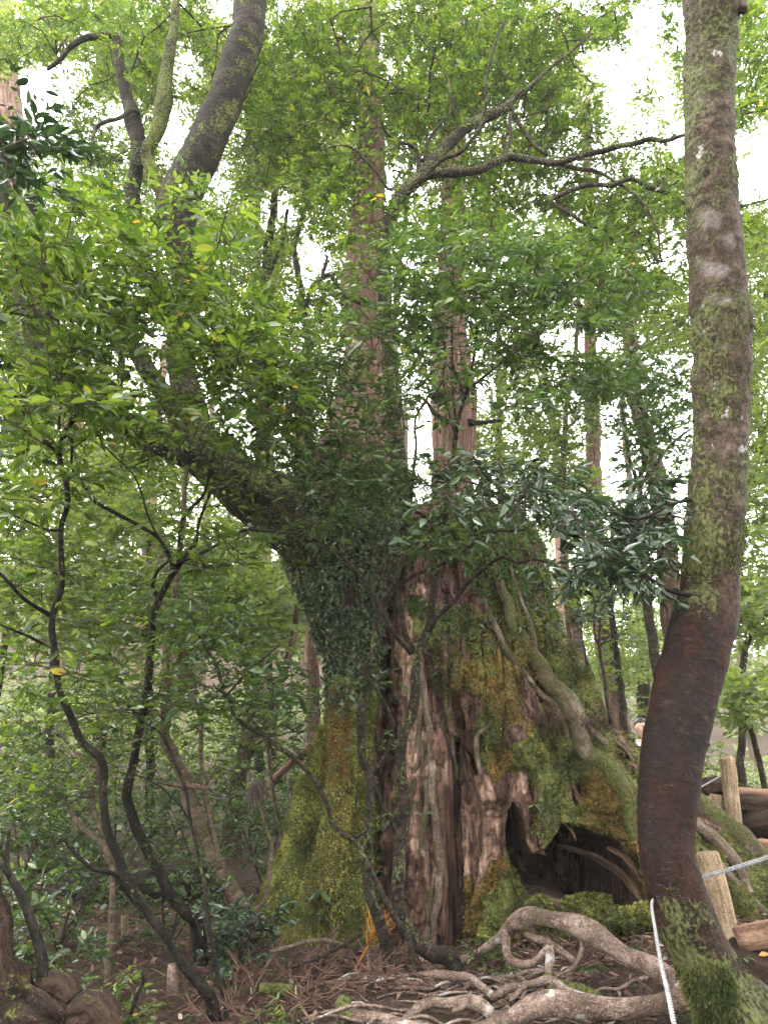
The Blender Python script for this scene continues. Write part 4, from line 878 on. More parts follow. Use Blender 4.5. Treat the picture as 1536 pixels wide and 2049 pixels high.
foliage(BT, np.concatenate(sk), [(850, 120, 340, 150, 6.6, 0.9, 620), (700, 260, 180, 140, 6.6, 0.8, 190), (1100, 130, 150, 150, 6.6, 0.9, 150), (1050, 260, 150, 100, 6.5, 0.7, 110), (980, 370, 200, 70, 6.4, 0.6, 100), (1200, 330, 160, 100, 6.4, 0.7, 150), (1260, 500, 120, 120, 6.2, 0.9, 150), (1290, 90, 150, 120, 6.4, 1.0, 120), (1500, 130, 70, 120, 5.3, 0.8, 46), (1500, 450, 60, 60, 5.5, 0.8, 14), (640, 430, 110, 80, 5.7, 0.8, 50), (880, 440, 120, 60, 5.7, 0.8, 60), (1340, 380, 60, 70, 5.4, 0.6, 20)],
        'bright', 0.078, 5, 6, ratio=2.3, spread=0.2, flat=0.38, single=300, rmax=0.012)

# ------------------------------------------------------------------ second cedar behind
CT = thing('cedar_tree', 'straight reddish cedar rising behind the stump, with two dead stubs', 'tree', P(905, 1700, 9.5))
tp(CT, 'trunk', [(900, 1700, 9.3, 120), (902, 1100, 9.0, 84), (905, 960, 9.0, 76), (910, 850, 9.0, 80), (914, 790, 9.0, 74), (906, 700, 9.0, 62), (902, 600, 9.1, 56), (905, 450, 9.2, 48), (908, 250, 9.4, 40), (910, 0, 9.6, 30)], M['cedar'], sides=28, step=0.1, flute=0.06, nflute=6, rough=0.1)
tp(CT, 'stub', [(905, 850, 8.8, 18), (885, 838, 8.7, 12), (868, 825, 8.6, 9), (855, 805, 8.5, 6), (835, 790, 8.4, 4)], M['stem_dark'])
tp(CT, 'stub', [(935, 845, 8.8, 18), (958, 846, 8.7, 11), (980, 843, 8.6, 9), (1005, 842, 8.5, 5)], M['stem_dark'])
tp(CT, 'stub', [(890, 800, 8.9, 34), (872, 790, 8.8, 26), (860, 784, 8.7, 12)], M['stem_dark'])

# ------------------------------------------------------------------ saplings in front
def sapling(name, label, stems_, blobs, mat='bright', wood='stem', group='slender saplings in front of the old tree', leafL=0.08, **kw):
    b0 = stems_[0][0]; loc = P(b0[0], b0[1], b0[2]); T = thing(name, label, 'tree', loc, group); sk_ = []
    for k, s_ in enumerate(stems_):
        if wood == 'stem_dark': s_ = [(q[0], q[1], q[2], q[3]*0.85) for q in s_]
        o, ob = stem(T, 'trunk' if k == 0 else 'branch', s_, M[wood], step=0.035, sides=10 if s_[0][3] > 12 else 7, wob=0.008, rough=0.16, rfreq=12, moss=0.45)
        sk_.append(o)
    if blobs: foliage(T, np.concatenate([s[len(s)//3:] if k == 0 else s for k, s in enumerate(sk_)]), blobs, mat, leafL, **kw)
    return T
def L(Y, *pts): 
    """pts px,py,w with Y constant or (Y0,Y1) along the line"""
    y0, y1 = (Y, Y) if not isinstance(Y, tuple) else Y
    return [(p[0], p[1], y0+(y1-y0)*k/(len(pts)-1), p[2]) for k, p in enumerate(pts)]
A_ = L((4.3, 3.6), (425, 2005, 30), (410, 1985, 26), (370, 1935, 24), (345, 1890, 24), (310, 1845, 23), (285, 1805, 23), (250, 1750, 22), (220, 1675, 21), (210, 1600, 20), (207, 1525, 20), (165, 1485, 19), (140, 1435, 18), (117, 1370, 16), (110, 1300, 15), (105, 1232, 15), (122, 1170, 14), (122, 1060, 13), (135, 1000, 14), (122, 910, 13), (135, 860, 12), (155, 825, 11), (142, 775, 9), (137, 700, 8), (155, 650, 7), (160, 600, 6), (120, 540, 5), (90, 470, 4))
sapling('sapling', 'dark sinuous sapling with a sharp elbow, leftmost of the tall slender stems', [A_,
  L((3.95, 3.6), (106, 1235, 11), (75, 1215, 10), (40, 1190, 9), (0, 1148, 8), (-50, 1100, 6)),
  L((3.8, 3.5), (122, 1062, 8), (90, 1058, 6), (50, 1040, 6), (0, 1015, 5), (-40, 990, 4)),
  L((3.75, 3.4), (122, 912, 9), (85, 875, 8), (50, 825, 7), (20, 765, 6), (-10, 700, 5)),
  L((3.7, 3.5), (120, 860, 5), (118, 800, 5), (112, 730, 5), (118, 660, 4), (110, 600, 3)),
  L((4.1, 3.9), (107, 1300, 7), (60, 1275, 6), (30, 1262, 5), (-10, 1245, 4)),
  L((4.25, 4.1), (300, 1830, 18), (270, 1800, 16), (240, 1760, 14), (215, 1745, 12), (185, 1740, 11), (155, 1715, 9), (125, 1675, 7))],
  [(60, 470, 170, 90, 3.5, 0.8, 56), (50, 620, 150, 110, 3.5, 0.8, 56), (60, 830, 130, 100, 3.6, 0.9, 44), (160, 740, 100, 120, 3.6, 0.6, 36), (60, 960, 130, 80, 3.7, 0.8, 24), (120, 1330, 130, 60, 3.9, 0.8, 16), (60, 1130, 120, 80, 3.9, 0.8, 16)],
  'bright', 'stem_dark', single=300, leafL=0.085, nsp=4, spread=0.18, clump=0.6, gap=0.8, flat=0.55)
sapling('sapling', 'brown sapling with a swollen elbow bend, second tall stem from the left', [
  L((5.2, 4.3), (395, 1850, 32), (375, 1830, 28), (345, 1795, 26), (320, 1750, 25), (290, 1695, 24), (262, 1620, 22), (252, 1580, 24), (265, 1525, 20), (280, 1450, 20), (297, 1365, 19), (303, 1300, 18), (302, 1250, 17), (310, 1215, 17), (338, 1160, 16), (352, 1135, 15), (372, 1115, 14), (395, 1085, 9), (400, 1040, 7), (420, 985, 7)),
  L((4.4, 4.1), (345, 1150, 12), (342, 1120, 11), (320, 1078, 10), (280, 1052, 10), (200, 1010, 9), (165, 970, 8), (145, 935, 7), (143, 865, 6), (130, 800, 4)),
  L((4.3, 4.0), (358, 1125, 12), (361, 1090, 10), (360, 1045, 8), (378, 1020, 8), (400, 1000, 8), (415, 970, 7), (425, 920, 7), (440, 870, 6), (442, 815, 6), (425, 785, 5), (405, 740, 4), (385, 715, 4), (345, 650, 3)),
  L((4.0, 3.9), (442, 812, 6), (470, 790, 7), (495, 775, 5), (520, 757, 4), (560, 720, 3)),
  L((4.6, 4.4), (318, 1200, 9), (305, 1170, 10), (320, 1135, 8), (345, 1115, 7)),
  L((4.3, 4.0), (352, 1130, 8), (420, 1100, 8), (480, 1065, 7), (530, 1062, 5), (600, 1070, 4)),
  L((4.3, 4.2), (330, 1100, 6), (300, 1040, 5), (275, 960, 4), (215, 900, 4), (180, 850, 3))],
  [(330, 460, 170, 80, 3.8, 0.8, 56), (250, 560, 180, 90, 3.7, 0.8, 60), (400, 640, 170, 90, 3.9, 0.7, 56), (330, 760, 200, 100, 3.9, 0.7, 62), (460, 800, 160, 100, 4.0, 0.6, 50), (300, 880, 180, 70, 4.0, 0.6, 34), (440, 1090, 130, 50, 4.0, 0.5, 20), (560, 700, 120, 100, 4.0, 0.6, 46)],
  'bright', 'stem_dark', single=300, leafL=0.085, nsp=4, spread=0.18, clump=0.5, gap=0.75, flat=0.55)
sapling('sapling', 'thick pale brown sapling leaning left beside the mossy trunk', [
  L((5.9, 5.6), (510, 1860, 46), (490, 1830, 38), (450, 1765, 34), (420, 1700, 31), (385, 1620, 28), (370, 1560, 26), (345, 1510, 25), (330, 1470, 23), (335, 1420, 20), (333, 1325, 18), (343, 1250, 15), (355, 1140, 13), (370, 1000, 10), (372, 900, 8), (360, 800, 6)),
  L((5.7, 5.7), (333, 1440, 8), (300, 1420, 8), (250, 1420, 7), (190, 1425, 6), (140, 1440, 5), (60, 1445, 4)),
  L((5.7, 5.5), (375, 1570, 9), (420, 1577, 8), (360, 1575, 7), (315, 1565, 6)),
  L((5.8, 5.9), (440, 1740, 12), (430, 1680, 12), (415, 1600, 11), (403, 1520, 10), (400, 1440, 8), (380, 1330, 6))],
  [(200, 1380, 160, 80, 5.6, 1.0, 50), (430, 1330, 120, 100, 5.7, 0.8, 50), (350, 1200, 150, 80, 5.7, 0.9, 40), (350, 950, 180, 100, 5.8, 0.9, 60)],
  'bright', 'stem_pale', single=200, nsp=4, spread=0.18, clump=0.4)
sapling('sapling', 'thin nearly black stem rising in a long wavering line left of the mossy trunk', [
  L((4.3, 4.6), (455, 2010, 12), (450, 2000, 11), (420, 1875, 10), (405, 1750, 9), (380, 1640, 8), (370, 1570, 8), (325, 1475, 7), (295, 1445, 6), (230, 1390, 4)),
  L((4.5, 4.5), (382, 1645, 6), (350, 1600, 5), (300, 1560, 4), (240, 1545, 3))],
  [(260, 1420, 120, 70, 4.7, 0.5, 22)], 'mid', 'stem_dark', single=120, nsp=4, clump=0.8)
sapling('sapling', 'thin arching stem crossing in front of the mossy trunk', [
  L((4.6, 4.5), (815, 1880, 14), (790, 1837, 13), (760, 1783, 12), (736, 1735, 11), (712, 1687, 11), (667, 1656, 11), (655, 1615, 9), (630, 1560, 10), (590, 1515, 10), (530, 1475, 10), (480, 1445, 9), (450, 1395, 8), (440, 1350, 7), (410, 1290, 5), (380, 1230, 4)),
  L((4.5, 4.4), (450, 1395, 5), (500, 1340, 4), (560, 1290, 3)),
  L((4.6, 4.5), (700, 1680, 7), (735, 1660, 5), (712, 1625, 4), (715, 1590, 3))],
  [(520, 1370, 130, 50, 4.5, 0.5, 26), (380, 1240, 120, 60, 4.5, 0.6, 22)], 'mid', 'stem', single=200, nsp=4, clump=0.8)
sapling('sapling', 'grey green sapling in front of the groove between the two trunks', [
  L((4.9, 4.6), (770, 1880, 26), (753, 1824, 22), (739, 1783, 20), (732, 1714, 19), (739, 1643, 19), (742, 1557, 18), (725, 1516, 17), (722, 1455, 17), (725, 1387, 17), (732, 1339, 16), (749, 1301, 15), (753, 1250, 15), (766, 1210, 14), (784, 1177, 13), (800, 1140, 11), (810, 1090, 10), (820, 1002, 9), (834, 900, 6), (832, 840, 5), (858, 790, 4)),
  L((4.7, 4.4), (823, 1309, 11), (800, 1280, 10), (781, 1250, 10), (758, 1216, 10), (727, 1158, 10), (690, 1117, 9), (682, 1054, 8), (664, 994, 7), (668, 950, 6), (682, 900, 5), (660, 820, 4), (690, 740, 3)),
  L((4.6, 4.3), (727, 1158, 6), (670, 1110, 5), (600, 1070, 5), (520, 1062, 4), (440, 1080, 3)),
  L((4.9, 4.8), (748, 1550, 10), (775, 1500, 9), (785, 1450, 8), (762, 1400, 8), (740, 1370, 7), (715, 1330, 6), (670, 1300, 5), (640, 1260, 3)),
  L((5.0, 4.9), (800, 1680, 11), (770, 1620, 10), (752, 1580, 9), (745, 1540, 8)),
  L((4.6, 4.5), (682, 1060, 5), (640, 1020, 4), (600, 960, 4), (570, 900, 3))],
  [(680, 900, 130, 70, 4.5, 0.6, 44), (720, 990, 150, 50, 4.5, 0.6, 50), (620, 820, 110, 90, 4.3, 0.6, 40), (700, 720, 110, 90, 4.4, 0.6, 40), (520, 960, 110, 60, 4.3, 0.5, 24), (600, 1060, 90, 40, 4.5, 0.5, 16), (770, 1560, 40, 120, 4.9, 0.2, 5), (740, 1370, 50, 40, 4.8, 0.2, 6), (780, 860, 70, 60, 4.6, 0.5, 18)],
  'mid', 'stem', single=300, nsp=4, spread=0.18, clump=0.6, gap=0.9, leafL=0.075, ratio=3.0)
sapling('sapling', 'curving sapling with a hooked foot before the red rotten wood, fanning into a leafy crown', [
  L((4.8, 4.3), (900, 1915, 34), (876, 1909, 32), (835, 1885, 30), (807, 1848, 27), (797, 1796, 26), (797, 1742, 25), (804, 1677, 24), (807, 1609, 24), (804, 1540, 24), (806, 1472, 23), (824, 1428, 21), (832, 1370, 19), (836, 1307, 19), (854, 1262, 18), (867, 1210, 17), (872, 1158, 16), (883, 1106, 14), (888, 1041, 12), (900, 960, 10), (910, 895, 9), (914, 865, 8), (932, 790, 8), (958, 765, 6), (1008, 720, 5), (1068, 675, 5), (1130, 610, 4)),
  L((4.6, 4.2), (833, 1310, 12), (812, 1270, 11), (803, 1220, 10), (797, 1180, 10), (803, 1168, 9), (825, 1153, 9), (857, 1143, 8), (891, 1124, 8), (925, 1104, 7), (960, 1075, 6), (1000, 1062, 5), (1050, 1060, 4)),
  L((4.5, 4.1), (859, 1262, 10), (878, 1231, 10), (906, 1208, 9), (927, 1176, 9), (951, 1153, 8), (982, 1128, 8), (1006, 1115, 7), (1035, 1128, 6), (1066, 1120, 5), (1110, 1130, 4)),
  L((4.3, 4.1), (933, 790, 7), (940, 750, 6), (953, 690, 6), (955, 650, 5), (983, 625, 5), (1010, 590, 4), (1040, 560, 4), (1060, 500, 3)),
  L((4.3, 4.1), (914, 865, 6), (905, 790, 5), (903, 720, 5), (905, 650, 4), (908, 585, 3), (900, 500, 3)),
  L((4.3, 4.2), (914, 880, 6), (888, 780, 5), (890, 700, 4), (870, 630, 3), (850, 560, 3)),
  L((4.3, 4.2), (930, 800, 5), (900, 720, 4), (860, 680, 4), (810, 630, 3)),
  L((4.2, 4.1), (953, 690, 4), (935, 640, 4), (920, 560, 3), (940, 480, 2)),
  L((4.4, 4.3), (797, 1178, 7), (780, 1160, 6), (760, 1140, 5), (720, 1120, 4))],
  [(930, 520, 190, 70, 4.2, 0.7, 74), (820, 600, 140, 90, 4.2, 0.7, 56), (1100, 560, 170, 80, 4.2, 0.7, 64), (960, 640, 170, 80, 4.2, 0.6, 56), (1020, 760, 130, 70, 4.3, 0.6, 26), (1180, 700, 110, 80, 4.3, 0.6, 26), (850, 760, 110, 90, 4.3, 0.5, 30), (880, 1085, 80, 30, 4.1, 0.3, 12), (1250, 600, 60, 60, 4.2, 0.4, 14), (840, 940, 90, 40, 4.3, 0.4, 18), (960, 980, 90, 40, 4.3, 0.4, 16)],
  'mid', 'stem', single=300, nsp=4, spread=0.18, clump=0.55, gap=0.85, leafL=0.080, ratio=2.8)
sapling('sapling', 'thin straight dead stem with a fork standing on the mossy right flank', [
  L(5.6, (1222, 1450, 9), (1213, 1400, 8), (1207, 1340, 7), (1199, 1290, 7), (1200, 1240, 6), (1203, 1180, 5), (1205, 1130, 3)),
  L(5.6, (1199, 1300, 5), (1190, 1270, 4), (1187, 1200, 4), (1185, 1160, 2)),
  L(5.6, (1200, 1295, 4), (1220, 1270, 3), (1240, 1250, 2))],
  [(1190, 1240, 60, 50, 5.6, 0.3, 9), (1140, 1230, 50, 60, 5.6, 0.3, 7)], 'dark', 'stem', leafL=0.075, single=60, nsp=3)
sapling('sapling', 'pale thin crooked sapling with white lichen left of the elbowed stems', [
  L((5.0, 5.2), (225, 1760, 12), (214, 1700, 13), (190, 1625, 12), (183, 1575, 11), (195, 1560, 10), (175, 1530, 9), (140, 1490, 7), (110, 1455, 5)),
  L((5.1, 5.1), (195, 1560, 7), (200, 1500, 6), (210, 1440, 5), (235, 1380, 4)),
  L((5.0, 5.0), (222, 1730, 14), (205, 1690, 12), (160, 1650, 10), (135, 1610, 8), (115, 1580, 5))],
  [(150, 1480, 130, 60, 5.1, 0.6, 26), (120, 1590, 110, 50, 5.0, 0.6, 20)], 'bright', 'stem_pale', single=150, nsp=4, clump=0.7, leafL=0.07)
sapling('sapling', 'slim upright stem between the shrubs just left of the mossy foot', [
  L(6.4, (580, 1760, 10), (570, 1690, 9), (552, 1620, 8), (545, 1560, 8), (535, 1500, 7), (532, 1440, 5)),
  L(6.4, (590, 1740, 7), (600, 1680, 6), (590, 1610, 5), (580, 1550, 4))],
  [(540, 1440, 80, 60, 6.4, 0.5, 22), (600, 1460, 40, 70, 6.5, 0.4, 10)], 'mid', 'stem_pale', single=60, leafL=0.07)
sapling('sapling', 'reddish thin sucker curving up from the ground at the edge of the moss', [
  L(5.4, (512, 1830, 9), (530, 1800, 9), (540, 1740, 8), (542, 1690, 8), (530, 1650, 6), (520, 1620, 4))], [], 'mid', 'stem_pale')

# overhanging near boughs at the left edge
OB = thing('overhanging_tree', 'near tree at the left edge with big dark leaves hanging into the picture', 'tree', P(-420, 2000, 2.9)); sk = []
tp(OB, 'trunk', [(-420, 2050, 2.9, 90), (-380, 1400, 2.9, 80), (-300, 900, 2.7, 70), (-220, 500, 2.6, 50), (-120, 330, 2.5, 20), (-20, 270, 2.4, 9), (60, 260, 2.3, 6)], M['stem_dark'])
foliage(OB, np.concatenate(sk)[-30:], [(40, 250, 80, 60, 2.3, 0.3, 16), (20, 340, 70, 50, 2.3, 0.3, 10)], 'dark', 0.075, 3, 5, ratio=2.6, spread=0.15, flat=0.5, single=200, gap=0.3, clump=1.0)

# ------------------------------------------------------------------ trees of the background
def bgtree(name, label, stems_, blobs, wood='stem_pale', mat='far', leafL=0.10, group='trees in the haze behind', **kw):
    b0 = stems_[0][0]; T = thing(name, label, 'tree', P(b0[0], b0[1], b0[2]), group); sk_ = []
    for k, s_ in enumerate(stems_):
        o, ob = stem(T, 'trunk' if k == 0 else 'branch', s_, M[wood], step=0.15, sides=14 if s_[0][3] > 20 else 8, wob=0.02, rough=0.12, rfreq=5, moss=0.4); sk_.append(o)
    kw.setdefault('chips', True); kw.setdefault('nsp', 6); kw.setdefault('nl', 7); kw.setdefault('spread', 0.35); kw.setdefault('step', 0.3); kw.setdefault('rmax', 0.03); kw.setdefault('ratio', 2.4); kw.setdefault('flat', 0.6)
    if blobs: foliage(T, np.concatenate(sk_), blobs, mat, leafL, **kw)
    return T
bgtree('grey_trunk_tree', 'slim grey tree curving up just right of the stump, in the haze', [L((11, 11), (1172, 1420, 20), (1167, 1385, 20), (1157, 1299, 19), (1147, 1234, 17), (1133, 1151, 16), (1125, 1000, 13), (1130, 850, 11), (1150, 700, 9), (1160, 560, 7)), L(11, (1128, 900, 7), (1090, 800, 6), (1060, 700, 5))], [(1120, 760, 130, 130, 11, 1.5, 130), (1080, 920, 110, 70, 11, 1.5, 60), (1130, 1180, 70, 60, 10.5, 1.0, 30)], 'stem_pale')
bgtree('cedar_tree', 'pink barked cedar veiled by mist, tallest straight trunk between stump and smooth tree', [L((14, 14), (1240, 1470, 44), (1230, 1417, 40), (1214, 1312, 38), (1199, 1208, 36), (1190, 1080, 34), (1186, 900, 30), (1180, 700, 24), (1175, 450, 18), (1175, 200, 14)), L(14, (1187, 960, 10), (1160, 940, 8), (1120, 935, 5))], [(1180, 560, 110, 120, 14, 1.5, 90)], 'cedar')
bgtree('grey_trunk_tree', 'leaning thin grey trunk directly behind the stump shoulder', [L((12, 12), (1215, 1460, 18), (1196, 1404, 17), (1180, 1350, 15), (1170, 1325, 14), (1160, 1260, 12), (1155, 1180, 9))], [], 'stem')
bgtree('grey_trunk_tree', 'dark thin wavering trunk just right of the pink cedar', [L((12.5, 12.5), (1256, 1500, 18), (1249, 1463, 16), (1243, 1390, 15), (1235, 1325, 14), (1222, 1234, 13), (1218, 1150, 10), (1225, 1050, 8))], [(1230, 1180, 90, 60, 12.5, 1.0, 40), (1250, 1300, 70, 80, 13.5, 1.0, 70)], 'stem')
bgtree('grey_trunk_tree', 'grey trunk with a kink, half hidden by the smooth foreground tree', [L((9.5, 9.5), (1330, 1450, 24), (1318, 1360, 22), (1310, 1312, 21), (1300, 1247, 19), (1290, 1182, 18), (1284, 1100, 15), (1278, 1000, 12), (1285, 930, 10), (1290, 850, 8), (1268, 780, 6)), L(9.5, (1280, 985, 9), (1262, 930, 8), (1250, 870, 6), (1240, 790, 4)), L(9.5, (1288, 960, 8), (1320, 920, 7), (1350, 880, 6), (1380, 860, 4))], [(1260, 780, 110, 70, 9, 1.2, 110), (1300, 900, 80, 60, 9, 1.0, 40)], 'stem', mat='mid', leafL=0.09)
bgtree('cedar_tree', 'broad pale pink cedar leaning right behind the dark leafy bough', [L((12, 11), (1370, 1420, 50), (1350, 1280, 46), (1338, 1150, 42), (1323, 1000, 40), (1300, 900, 36), (1272, 800, 32), (1262, 700, 28), (1262, 560, 22), (1262, 400, 16))], [(1300, 640, 90, 90, 11.5, 1.4, 70)], 'cedar')
bgtree('crooked_tree', 'bare pink crooked branchy tree low behind the stump', [L((13, 13), (1165, 1380, 16), (1160, 1330, 15), (1147, 1290, 14), (1113, 1262, 13), (1090, 1228, 11), (1085, 1190, 8)), L(13, (1140, 1280, 10), (1134, 1240, 10), (1130, 1205, 6)), L(13, (1100, 1245, 6), (1110, 1215, 4), (1140, 1200, 3))], [], 'cedar')
bgtree('slender_tree', 'dark slender tree sweeping right at the right edge behind the log wall', [L((9, 9), (1482, 1560, 16), (1482, 1450, 15), (1484, 1350, 14), (1490, 1300, 13), (1510, 1260, 11), (1545, 1215, 9), (1590, 1150, 7)), L(9, (1484, 1400, 7), (1505, 1360, 6), (1540, 1340, 4))], [(1510, 1230, 60, 60, 9, 1.0, 36)], 'stem', mat='far')
bgtree('slender_tree', 'brown thin tree with browning leaves at the right edge', [L((7.8, 7.8), (1530, 1570, 12), (1512, 1500, 12), (1500, 1450, 10), (1480, 1400, 8), (1470, 1350, 5))], [(1490, 1400, 60, 50, 7.8, 0.6, 34)], 'stem', mat='far')
bgtree('leafy_tree', 'yellow green leafy tree filling the strip right of the smooth trunk', [L((10, 10), (1620, 1700, 40), (1610, 1300, 36), (1590, 1000, 30), (1560, 750, 22), (1530, 560, 14))], [(1520, 560, 60, 130, 9.5, 1.2, 90), (1515, 780, 60, 120, 9.5, 1.2, 100), (1510, 1000, 50, 120, 9.5, 1.2, 90), (1520, 1180, 50, 80, 9.5, 1.0, 50)], 'stem')
bgtree('leafy_tree', 'lime green tree glowing in the mist between stump and smooth tree', [L((17, 17), (1290, 1500, 26), (1285, 1350, 24), (1280, 1200, 18), (1275, 1080, 10))], [(1240, 1260, 100, 90, 17, 2.0, 150), (1150, 1340, 70, 60, 17, 2.0, 70), (1290, 1380, 90, 60, 17, 2, 80), (1450, 1300, 90, 120, 16, 2, 120)], 'stem')
bgtree('cedar_tree', 'thick pinkish cedar leaning left in the haze behind the elbowed saplings', [L((12, 12), (365, 1420, 66), (350, 1250, 62), (325, 1130, 60), (290, 1050, 56), (230, 960, 50), (150, 860, 40), (60, 760, 30))], [], 'cedar')
bgtree('cedar_tree', 'narrow reddish cedar close behind the left side of the mossy trunk', [L((7.6, 7.6), (640, 1560, 30), (628, 1480, 28), (626, 1400, 27), (624, 1300, 24), (620, 1220, 22), (612, 1100, 20), (600, 900, 18), (596, 700, 15))], [], 'cedar')
bgtree('leaning_tree', 'pinkish thin leaning tree in the green gap left of the mossy trunk', [L((10, 10), (535, 1500, 18), (545, 1450, 17), (560, 1380, 16), (578, 1310, 14), (590, 1250, 12), (598, 1180, 9))], [(560, 1180, 70, 60, 10, 1.0, 50)], 'cedar')
bgtree('grey_trunk_tree', 'slim pale tree seen through the leaves above the leaning limb', [L((11, 11), (530, 900, 20), (528, 700, 19), (530, 560, 18), (538, 480, 17), (550, 400, 15), (560, 300, 12), (575, 180, 9)), L(11, (532, 560, 10), (560, 500, 9), (575, 420, 7))], [(540, 200, 120, 90, 11, 1.4, 90), (500, 450, 90, 70, 11, 1.2, 50)], 'stem')
bgtree('grey_trunk_tree', 'thin wavering tree between the thick dark limb and the tall red trunk', [L((9, 9), (612, 900, 16), (615, 740, 15), (612, 640, 14), (600, 570, 13), (590, 500, 12), (602, 440, 11), (615, 395, 9), (640, 330, 6))], [(640, 340, 90, 80, 9, 1.0, 60)], 'stem')
bgtree('cedar_tree', 'pale cedar trunk dissolving in the mist at the top left corner', [L((15, 15), (60, 900, 70), (40, 600, 60), (25, 300, 54), (12, 140, 46), (8, 60, 40), (0, -60, 34))], [(60, 60, 110, 60, 14, 1.5, 60)], 'cedar')
bgtree('broad_trunk_tree', 'short brown trunk showing through the shrubs below the elbowed saplings', [L((9.5, 9.5), (478, 1560, 34), (490, 1500, 32), (500, 1440, 30), (502, 1380, 26), (498, 1300, 20), (490, 1200, 14))], [(470, 1230, 90, 80, 9.5, 1.0, 90)], 'stem_pale')
# leafy masses at mid distance, each with its own trunk
mids = [
 ('pale green tree filling the left middle behind the elbowed saplings', (90, 1700), 8.5, [(90, 1000, 150, 120, 8.0, 1.4, 130), (60, 1180, 130, 110, 8.0, 1.4, 110), (200, 1100, 110, 90, 8.5, 1.2, 70)]),
 ('light green tree behind the forked brown sapling', (300, 1700), 10.0, [(260, 1000, 130, 90, 10, 1.4, 90), (230, 1230, 130, 90, 9.5, 1.4, 120), (400, 1180, 100, 100, 10, 1.2, 110)]),
 ('yellow green tree glowing beside the ivy trunk', (560, 1650), 13.0, [(520, 1150, 90, 90, 12, 1.5, 130), (560, 1250, 60, 80, 12, 1.4, 80), (470, 1060, 90, 50, 12, 1.4, 50)]),
 ('green tree behind the leaning limb at the left edge', (-60, 1700), 10.5, [(90, 820, 160, 90, 10.0, 1.4, 100), (60, 560, 130, 120, 11, 1.6, 90), (240, 900, 110, 60, 10.5, 1.4, 60)]),
 ('green tree seen between the limb and the tall red trunk', (520, 1600), 12.5, [(590, 720, 130, 110, 12, 1.5, 130), (640, 900, 90, 70, 12, 1.4, 70), (470, 520, 130, 100, 12.5, 1.5, 150), (640, 500, 90, 80, 12, 1.4, 70), (420, 380, 120, 100, 12.5, 1.5, 110), (330, 180, 150, 130, 12, 1.5, 150)]),
 ('misty tree behind the second cedar trunk', (1010, 1500), 13.5, [(1020, 880, 110, 70, 13, 1.4, 90), (1010, 700, 100, 90, 13, 1.4, 80), (830, 740, 80, 80, 12.5, 1.4, 60), (1130, 1010, 110, 70, 13, 1.4, 90), (980, 560, 150, 80, 13, 1.4, 90)]),
 ('high hazy crown at the top centre behind the near boughs', (700, 1500), 11.0, [(760, 120, 300, 130, 9.5, 1.2, 330), (600, 300, 140, 120, 10, 1.3, 170), (930, 280, 180, 100, 10, 1.2, 170), (1080, 450, 150, 80, 10.5, 1.2, 90)]),
 ('hazy crown at the top left behind the dark limb', (200, 1500), 12.0, [(200, 80, 240, 100, 10, 1.2, 230), (420, 160, 120, 120, 10, 1.2, 90), (160, 400, 160, 110, 11, 1.4, 140), (330, 520, 110, 90, 11.5, 1.4, 70)]),
 ('hazy crown behind the smooth tree at the upper right', (1640, 1500), 12.0, [(1480, 60, 90, 90, 9.5, 1.2, 90), (1320, 420, 90, 100, 11, 1.4, 110), (1400, 640, 130, 90, 11.5, 1.4, 110), (1510, 480, 60, 60, 11, 1.4, 50), (1240, 150, 150, 130, 11, 1.4, 150), (1490, 220, 80, 90, 11, 1.4, 60), (1180, 560, 150, 100, 12, 1.4, 120)]),
]
for lab, (bx, by), Y, bl in mids:
    top = min(b_[1] for b_ in bl); tx = np.mean([b_[0] for b_ in bl])
    ys = np.linspace(by, top, 6); xs = np.linspace(bx, tx, 6)
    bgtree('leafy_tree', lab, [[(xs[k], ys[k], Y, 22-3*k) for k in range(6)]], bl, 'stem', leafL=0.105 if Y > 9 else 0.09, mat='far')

# far wood closing the view: one mass of leaves and stems nobody could count
mb = MB(); n = 90000
az = rng.uniform(-0.62, 0.62, n); R = rng.uniform(34, 72, n); hh = rng.random(n)**1.25*26
p = np.stack([np.sin(az)*R, np.cos(az)*R, 0*R], -1); p[:, 2] = gz(p[:, 0], p[:, 1])+hh
keep = fbm(p*0.28+9, 3) > -0.06+0.30*smooth(8, 24, hh); p = p[keep]; n = len(p)
d = norm(rng.normal(0, 1, (n, 3))*np.array([1, 1, 0.5])); Ls = rng.uniform(0.25, 0.6, n)
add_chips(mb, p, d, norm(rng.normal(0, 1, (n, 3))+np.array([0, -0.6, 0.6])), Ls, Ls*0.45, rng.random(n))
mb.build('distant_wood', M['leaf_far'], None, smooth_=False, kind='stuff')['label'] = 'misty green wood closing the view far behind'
for k in range(16):
    a_ = -0.5+k/15.0+random.uniform(-0.03, 0.03); R_ = random.uniform(17, 30); x_, y_ = math.sin(a_*1.0)*R_, math.cos(a_)*R_
    g_ = float(gz(x_, y_)); T = thing('distant_tree', 'one of the straight bare trunks fading into the mist far behind', 'tree', (x_, y_, g_), 'distant trunks in the mist')
    r_ = random.uniform(0.10, 0.32); lean = random.uniform(-0.8, 0.8)
    o = resample(np.array([[x_, y_, g_-0.3, r_*1.4], [x_, y_, g_+1, r_], [x_+lean*0.5, y_, g_+6, r_*0.8], [x_+lean, y_, g_+14, r_*0.5]]), 0.5, 0.06, k)
    mb = MB(); tube(mb, o, 10, 0.1, 3, k); mb.a['moss'] = [np.full(mb.n, 0.2)]; mb.build('trunk', M['cedar' if k % 2 else 'stem_pale'], T)

